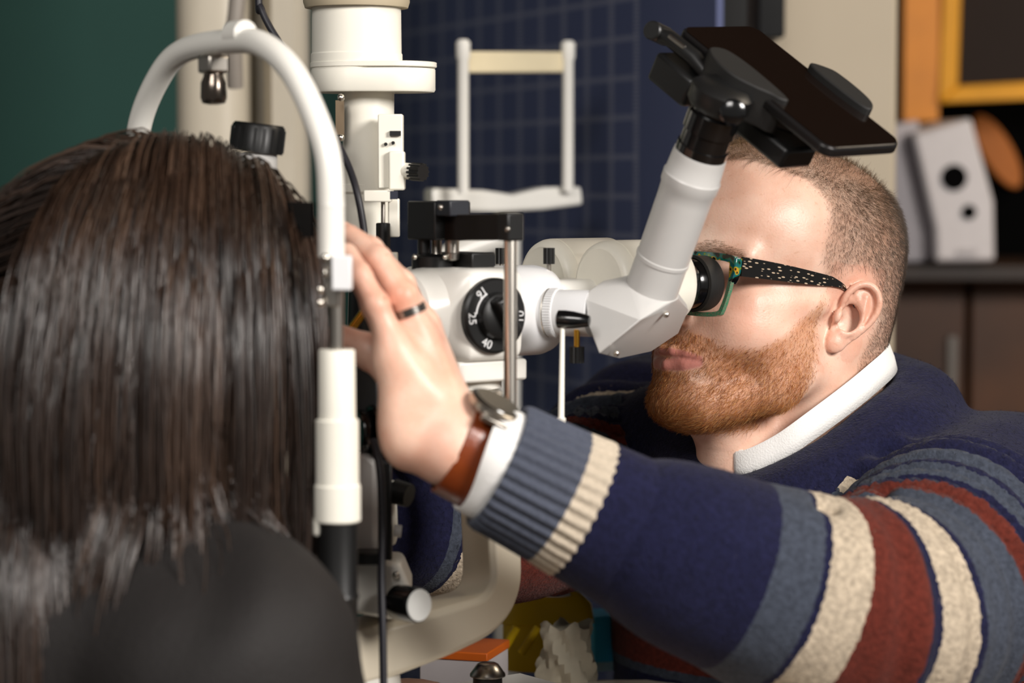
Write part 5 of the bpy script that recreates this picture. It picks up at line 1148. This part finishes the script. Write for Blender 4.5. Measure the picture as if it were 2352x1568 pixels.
for s in (1,-1):
    lens = crom([(1.0,2.6),(1.6,3.05),(3.4,3.12),(5.5,3.0),(5.8,2.6),(5.75,1.2),(5.35,-.35),(4.9,-.75),(3.2,-.85),(1.75,-.65),(1.15,.5)], 5, True)
    ring_g = lambda off, df: [H(gf(l_)+df, s*(l_+(l_-3.4)/2.4*off), u_+(u_-1.1)/2.0*off) for l_, u_ in lens]
    n = len(lens); lo_m = np.array([(u_ < 2.2) for l_, u_ in lens])
    V = ring_g(0,.16)+ring_g(.34,.16)+ring_g(.34,-.16)+ring_g(0,-.16)
    def quads(sel): return [[a*n+i, a*n+(i+1)%n, ((a+1)%4)*n+(i+1)%n, ((a+1)%4)*n+i] for i in range(n) if sel[i] for a in range(4)]
    mesh_obj('lower_rim', V, quads(lo_m), greenmat(), GL, smooth=50)
    V = ring_g(0,.20)+ring_g(.52,.20)+ring_g(.52,-.20)+ring_g(0,-.20); mesh_obj('brow_bar', V, quads(~lo_m), frontmat(), GL, smooth=50)
    g = G(); g.prism([H(gf(l_)-.05, s*l_, u_) for l_, u_ in lens], hF*.0012); g.build('lens', pm('clear_lens','#ffffff',.0,trans=1.,ior=1.12,var=0), GL, smooth=30)
    # end piece and hinge block
    g = G(); g.prism([H(gf(5.9)+.18, s*x_, y_) for x_, y_ in ((5.65,3.32),(6.15,3.42),(6.42,3.30),(6.42,2.2),(6.30,1.75),(6.0,1.35),(5.8,1.6))], -hF*.0062); g.build('end_piece', frontmat(), GL, smooth=30, bevel=.0006)
    tp = crom([(9.35,6.35,2.75,.72),(7.5,6.62,2.77,.68),(5.0,6.95,2.76,.60),(2.5,7.15,2.73,.48),(.6,7.25,2.70,.34),(-.6,7.22,2.35,.20),(-2.0,7.0,1.2,.18)], 6)
    V = []; F = []; ta = []; tb_2 = []
    for f_, l_, u_, hh in tp:
        for dl, du, tbv in ((.11,hh,1),(.11,0,0),(.11,-hh,-1),(-.11,-hh,-1),(-.11,hh,1)): V.append(H(f_, s*(l_+dl), u_+du)); ta.append(f_*1.9); tb_2.append(tbv*hh*5.6+(0 if dl > 0 else 40))
    m_ = len(tp)
    for i in range(m_-1):
        for k_ in range(5): F.append([i*5+k_, i*5+(k_+1)%5, (i+1)*5+(k_+1)%5, (i+1)*5+k_])
    F.append([0,1,2,3,4]); F.append([(m_-1)*5+k_ for k_ in range(5)])
    mesh_obj('temple', V, F, templemat(), GL, smooth=40, attrs={'ta':ta,'tb':tb_2})
g = G(); g.tube([H(10.3,1.0,1.6), H(10.75,.0,2.0), H(10.3,-1.0,1.6)], .0022, 10); g.build('bridge', M_blackg, GL)
# ------------------------------------------------------------ woman at the head rest
WO = pivot+A*.002+np.array([-.6,.8,0])*.008; wyaw = A; wl = np.array([-.6,.8,0])              # she faces along the optical axis; her left is away from the camera
ez = P(700, 650, 1.60)[2]
wp_ = math.radians(-4); wF = A*math.cos(wp_)+Z*math.sin(wp_); wU = Z*math.cos(wp_)-A*math.sin(wp_); wL = wl
wS = .94; wC = np.array([*(WO[:2]-A[:2]*.085*wS), ez-.028]); WR3 = np.stack([wF, wL, wU], 1)
def W(f, l, u): return wC+(wF*f+wL*l+wU*u)*.01*wS
WOM = thing('person', (wC[0]-.25, wC[1]-.15, .018), 'woman with long dark hair in a black top, seen from behind', 'person')
F7 = Field((-11,-9,-20), (12.5,9,14), .22)
F7.ell((-.2,0,5.2), (9.5,7.5,7.6), 0); F7.ell((3.9,0,-.8), (5.5,5.9,5.6), 2.2); F7.ell((6.6,0,-4.4), (3.0,3.3,3.2), 1.6); F7.ell((7.9,0,-7.2), (1.6,1.8,1.4), 1.8); F7.cap((3,0,-6.2),(7.0,0,-7.4),2.2,1.6,1.6)
F7.chain([(9.0,0,3.0),(9.9,0,1.3),(11.1,0,-.7)], [.55,.65,.8], .9, .6)
for s in (-1,1):
    F7.ell((9.2,3.0*s,2.2), (1.3,1.8,1.0), 1., 'sub'); F7.ell((7.6,3.0*s,2.2), (1.35,1.45,1.25), .4); F7.ell((10.1,.95*s,-1.1), (.8,.6,.6), .5)
    F7.chain([(.6,4.9*s,-4.0),(3.2,4.4*s,-5.8),(7.2,1.9*s,-7.3)], [1.3,1.2,1.2], 2.2, 1.); F7.ell((5.6,3.6*s,-1.4), (2.4,2.2,2.3), 1.6)
    F7.chain([(9.0,2.3*s,-4.3),(9.9,.6*s,-3.95),(9.9,0,-4.0)], [.2,.42,.42], .5, .3); F7.chain([(9.0,2.2*s,-4.4),(9.8,0,-5.0)], [.2,.5], .5); F7.ell((-1.2,7.3*s,.2), (1.3,.5,2.6), .4)
F7.cap((-3.0,0,-2), (-5.2,0,-12.5), 4.9, 5.4, 2.); 
WV, WQ = F7.mesh(); WV = relax(WV, WQ, 2, .4); WW = wC+WV*.01*wS@WR3.T
# trunk, arms and legs
wn_ = W(-5.2,0,-12.5); shN = wn_-wl*.145-Z*.080+A*.010; shF = wn_+wl*.155-Z*.070+A*.01
elN = P(625,1720,1.44)+np.array([.0,-.01,-.02]); elF = elN+wl*.36; hdN = np.array([elN[0]+.17, elN[1]+.15, TABLE_Z+.04]); hdF = hdN+wl*.20
whip = wn_-A*.20-Z*.48
F8 = Field((-1.05,.75,.02),(.25,2.2,1.22),.011)
def womanbody(Fd, gr):
    Fd.cap(wn_-Z*.02, wn_-Z*.08-A*.03, .055+gr*.6, .09+gr, .05); Fd.cap(shN, shF, .050+gr, .050+gr, .05)
    for sg, sh_ in ((-1,shN),(1,shF)): Fd.cap(wn_+wl*sg*.035+Z*.016, sh_+Z*.004, .048+gr, .050+gr, .045)
    Fd.chain([wn_-Z*.08-A*.03, (wn_+whip)/2-Z*.02, whip], [.100+gr,.105+gr,.13+gr], .06)
    for s_, e_, w_ in ((shN,elN,hdN),(shF,elF,hdF)): Fd.chain([s_, e_, w_-nrm(w_-e_)*.05], [.046+gr,.038+gr,.028+gr*.7], .035)
womanbody(F8, 0.)
WLEG = []
for s in (-1,1):
    h_ = whip+wl*s*.09; k_ = h_+A*.36-Z*.03+wl*s*.13; a_ = np.array([k_[0]-.05,k_[1]-.04,.10]); WLEG.append((h_,k_,a_)); F8.chain([h_,k_,a_],[.085,.058,.042],.03); F8.cap(a_-Z*.04,a_+A*.14-Z*.05,.033,.028,.02)
for hd_ in (hdN,hdF):
    F8.ell(hd_+A*.02, (.045,.045,.018), .015)
    for q in range(4): F8.cap(hd_+A*.03+wl*(.025-.017*q), hd_+A*.09+wl*(.03-.019*q)-Z*.012, .010,.008,.006)
    F8.cap(hd_+wl*.03, hd_+A*.05+wl*.055, .011,.009,.006)
BV, BQ = F8.mesh(); V = np.concatenate([WW, BV]); Q_ = np.concatenate([WQ, BQ+len(WW)]); zz_ = np.zeros(len(V))
mesh_obj('body', V, Q_, M_skin, WOM, smooth=None, attrs={'lip':zz_,'beard':zz_,'scalp':zz_,'red':zz_+.15})
F9 = Field((-1.05,.75,.50),(.25,2.2,1.22),.0085); womanbody(F9, .012)
F9.cap(wn_+Z*.06+A*.01, wn_-Z*.012, .058, .066, .0, 'sub')
V, Q_ = F9.mesh(); V = relax(V, Q_, 2, .5); Nn = vnormals(V, Q_); V = V+Nn*(.018*(snoise(V*9,6)-.5)+.022*(snoise((V@np.array([[.6,-.2,.7],[.5,.8,-.2],[-.6,.5,.6]]))*np.array([34,9,9]),8)-.5))[:,None]
mesh_obj('top', V, Q_, pm('black_jersey','#151110',.75,var=.2,scale=60,bump=.3,bscale=350), WOM, smooth=None)
F9 = Field((-1.1,.7,.05),(.25,2.25,.95),.012)
for h_,k_,a_ in WLEG: F9.chain([h_,k_,a_],[.098,.07,.052],.03)
F9.cap(WLEG[0][0],WLEG[1][0],.10,.10,.05)
V, Q_ = F9.mesh(); mesh_obj('trousers', V, Q_, pm('black_denim','#17181c',.85,var=.2,scale=150), WOM, smooth=None)
for h_,k_,a_ in WLEG:
    g = G(); out = [a_*np.array([1,1,0])+A*x_+wl*y_ for x_, y_ in crom([(-.06,-.03),(.06,-.038),(.14,-.04),(.18,0),(.14,.04),(.06,.038),(-.06,.03),(-.07,0)],4,True)]
    g.prism([p_+Z*.018 for p_ in out], Z*.028); g.ball(a_*np.array([1,1,0])+A*.05+Z*.052, .10,.038,.045, fr=np.stack([A,wl,Z])); g.build('shoe', M_black, WOM)
sw_ = thing('stool', (whip[0],whip[1],.018), 'black patient chair seat under the dark-haired woman', 'stool')
g = G(); g.lathe((whip[0],whip[1],whip[2]-.19), Z, [(0,.19),(.01,.20),(.05,.20),(.06,.185)], 40); g.build('seat', M_rubber, sw_)
g = G(); g.cyl((whip[0],whip[1],.05),(whip[0],whip[1],whip[2]-.18),.04); g.build('post', M_steel, sw_)
g = G(); g.lathe((whip[0],whip[1],.018), Z, [(0,.24),(.015,.24),(.035,.06)], 40); g.build('base', M_steel, sw_)
# hair: roots all over the scalp, combed from a centre parting, falling under gravity over head, neck and shoulders
nh = 6100; nclump = 240
def hairpaths(n, L, seed):
    r = np.random.default_rng(seed); c = np.array([-.2,0,5.2]); R = np.array([9.6,7.6,7.7])
    d = r.normal(0,1,(n*3,3)); d /= np.linalg.norm(d,axis=1)[:,None]; p = c+d*R
    ok = (p[:,2] > np.interp(p[:,0],[-10,-6,-2,3,7,9.5],[-2.5,-1.5,1.5,3.5,8.0,10.2])); p = p[ok][:n]; d = d[ok][:n]; n = len(p)
    return p, n, r
SHD = [(Hw_, rr) for Hw_, rr in ()]
def worldloc(p): return (p-wC)@WR3*100/wS
sh_caps = [(np.array([-3.,0,-2]), np.array([-5.2,0,-12.5]), 5.0)]
bk_caps = [(worldloc(shN), worldloc(shF), 7.3), (worldloc(wn_-wl*.035+Z*.012), worldloc(shN+Z*.004), 7.0), (worldloc(wn_-Z*.08-A*.03), worldloc((wn_+whip)/2-Z*.02), 13.2), (worldloc((wn_+whip)/2-Z*.02), worldloc(whip), 14.5), (worldloc(shN), worldloc(elN), 6.4)]
gl = nrm(worldloc(wC-Z*.01))                                         # gravity in her head frame
def simulate(p, n, r, steps, stepl, layer):
    P_ = [p.copy()]; part = np.sign(p[:,1]+.01+r.normal(0,.25,n)); back = ss(2,-7,p[:,0])
    comb = np.stack([-.55-.25*back+.25*ss(3,8,p[:,0]), part*(1.0-.35*back), np.zeros(n)],1); ovr = r.random(n) < .22; comb /= np.linalg.norm(comb,axis=1)[:,None]
    dirn = comb.copy(); balls = [(np.array([-.2,0,5.2]), np.array([9.6,7.6,7.7])), (np.array([3.0,0,-1.8]), np.array([5.4,5.7,7.0]))]
    for s in range(steps):
        t = s/steps; g_ = ss(.0,.21,t); want = comb*(1-g_)*.9+gl*(.35+.65*g_)
        q0 = P_[-1]; e = (q0-balls[0][0])/(balls[0][1]+layer[:,None]); m = np.linalg.norm(e,axis=1); nn_ = e/(balls[0][1]+layer[:,None]); nn_ /= np.linalg.norm(nn_,axis=1)[:,None]
        con = (m < 1.03) & (q0[:,2] > .5); dt = np.sum(want*nn_,1); want = want-np.where(con, dt+.06, 0)[:,None]*nn_
        want /= np.maximum(np.linalg.norm(want,axis=1),1e-6)[:,None]; dirn = .55*dirn+.45*want+r.normal(0,.012,dirn.shape); dirn /= np.linalg.norm(dirn,axis=1)[:,None]
        q = q0+dirn*stepl[:,None]
        for c, R in balls:
            R2 = R+layer[:,None]; e = (q-c)/R2; m = np.linalg.norm(e,axis=1); ins = m < 1; q[ins] = c+(e[ins]/m[ins,None])*R2[ins]
        for a, b, rr in sh_caps:
            ab = b-a; tt = np.clip(((q-a)@ab)/(ab@ab),0,1); o_ = q-a-tt[:,None]*ab; dd = np.linalg.norm(o_,axis=1); R_ = rr+layer*.8; ins = dd < R_; q[ins] += (o_[ins]/dd[ins,None])*(R_[ins]-dd[ins])[:,None]
        for a, b, rr in bk_caps:
            ab = b-a; tt = np.clip(((q-a)@ab)/(ab@ab),0,1); o_ = q-a-tt[:,None]*ab; dd = np.linalg.norm(o_,axis=1); R_ = rr+layer*.9; ins = (dd < R_) & ((p[:,0] < -2.5) | ovr); q[ins] += (o_[ins]/dd[ins,None])*(R_[ins]-dd[ins])[:,None]
        P_.append(q)
    return np.stack(P_,1)
gp, ng, r_ = hairpaths(nclump, 0, 5); lg = r_.uniform(.25,1.1,ng); glen = r_.uniform(1.75,2.2,ng)
GP = simulate(gp, ng, r_, 27, glen, lg)
hp_, nh, r_ = hairpaths(nh, 0, 6); lay = r_.uniform(.0,1.1,nh)
ci = np.argmin(((hp_[:,None]-gp[None])**2).sum(2)+r_.uniform(0,2.5,(nh,ng)), 1)
HPth = simulate(hp_, nh, r_, 27, glen[ci]*r_.uniform(.9,1.06,nh), lay)
tt = np.linspace(0,1,28)[None,:,None]; cw_ = .78*ss(.12,.75,tt)
off = HPth[:,:1]-GP[ci][:,:1]; fan = r_.normal(0,.34,(nh,1,3))
gw_ = r_.normal(0,1,(ng,1,3))*np.array([.5,.35,.1]); GP = GP+gw_*ss(.1,.9,tt)*np.sin(tt*r_.uniform(4,9,(ng,1,1))+r_.uniform(0,6.28,(ng,1,1)))*1.3
HPth = HPth*(1-cw_)+(GP[ci]+fan)*cw_
wav = .18*np.sin(tt*14+r_.uniform(0,6.28,(nh,1,1)))*tt; HPth = HPth+wav*r_.normal(0,1,(nh,1,3))
Vh, Qh = strands(HPth, r_.uniform(.05,.095,nh), 3, .35); Vh = wC+Vh*.01*wS@WR3.T
M_whair = hairmat('dark_brown_hair', ['#1a110c','#2a1c14','#3d2b20','#5a4537'], .30)
M_whair.node_tree.nodes['Principled BSDF'].inputs['Specular IOR Level'].default_value = 1.0
hvw = np.clip(.4*r_.random(nh)+.6*np.random.default_rng(2).random(ng)[ci],0,1)
o = mesh_obj('hair', Vh, Qh, M_whair, WOM, smooth=None, attrs={'hv':np.repeat(hvw, 28*3)}); o['kind'] = 'stuff'
# scalp cap under the strands
g = G(); capm = []
cV = []; 
F10 = Field((-11,-9,-8),(11,9,14),.35); F10.ell((-.2,0,5.2),(9.72,7.72,7.8),0); 
F10.put(lambda x,y,z: (z-np.interp(x,[-10,-6,-2,3,7,9.5],[-2.5,-1.5,1.5,3.5,8.0,10.2]))+0*y, (-11,-9,-8),(11,9,14), 0, 'sub') if False else None
V, Q_ = F10.mesh(); keep = V[:,2] > np.interp(V[:,0],[-10,-6,-2,3,7,9.5],[-2.5,-1.5,1.5,3.5,8.0,10.2]); Q_ = Q_[keep[Q_].all(1)]
mesh_obj('scalp_cap', wC+V*.01*wS@WR3.T, Q_, pm('dark_scalp','#150e0a',.6), WOM, smooth=None)
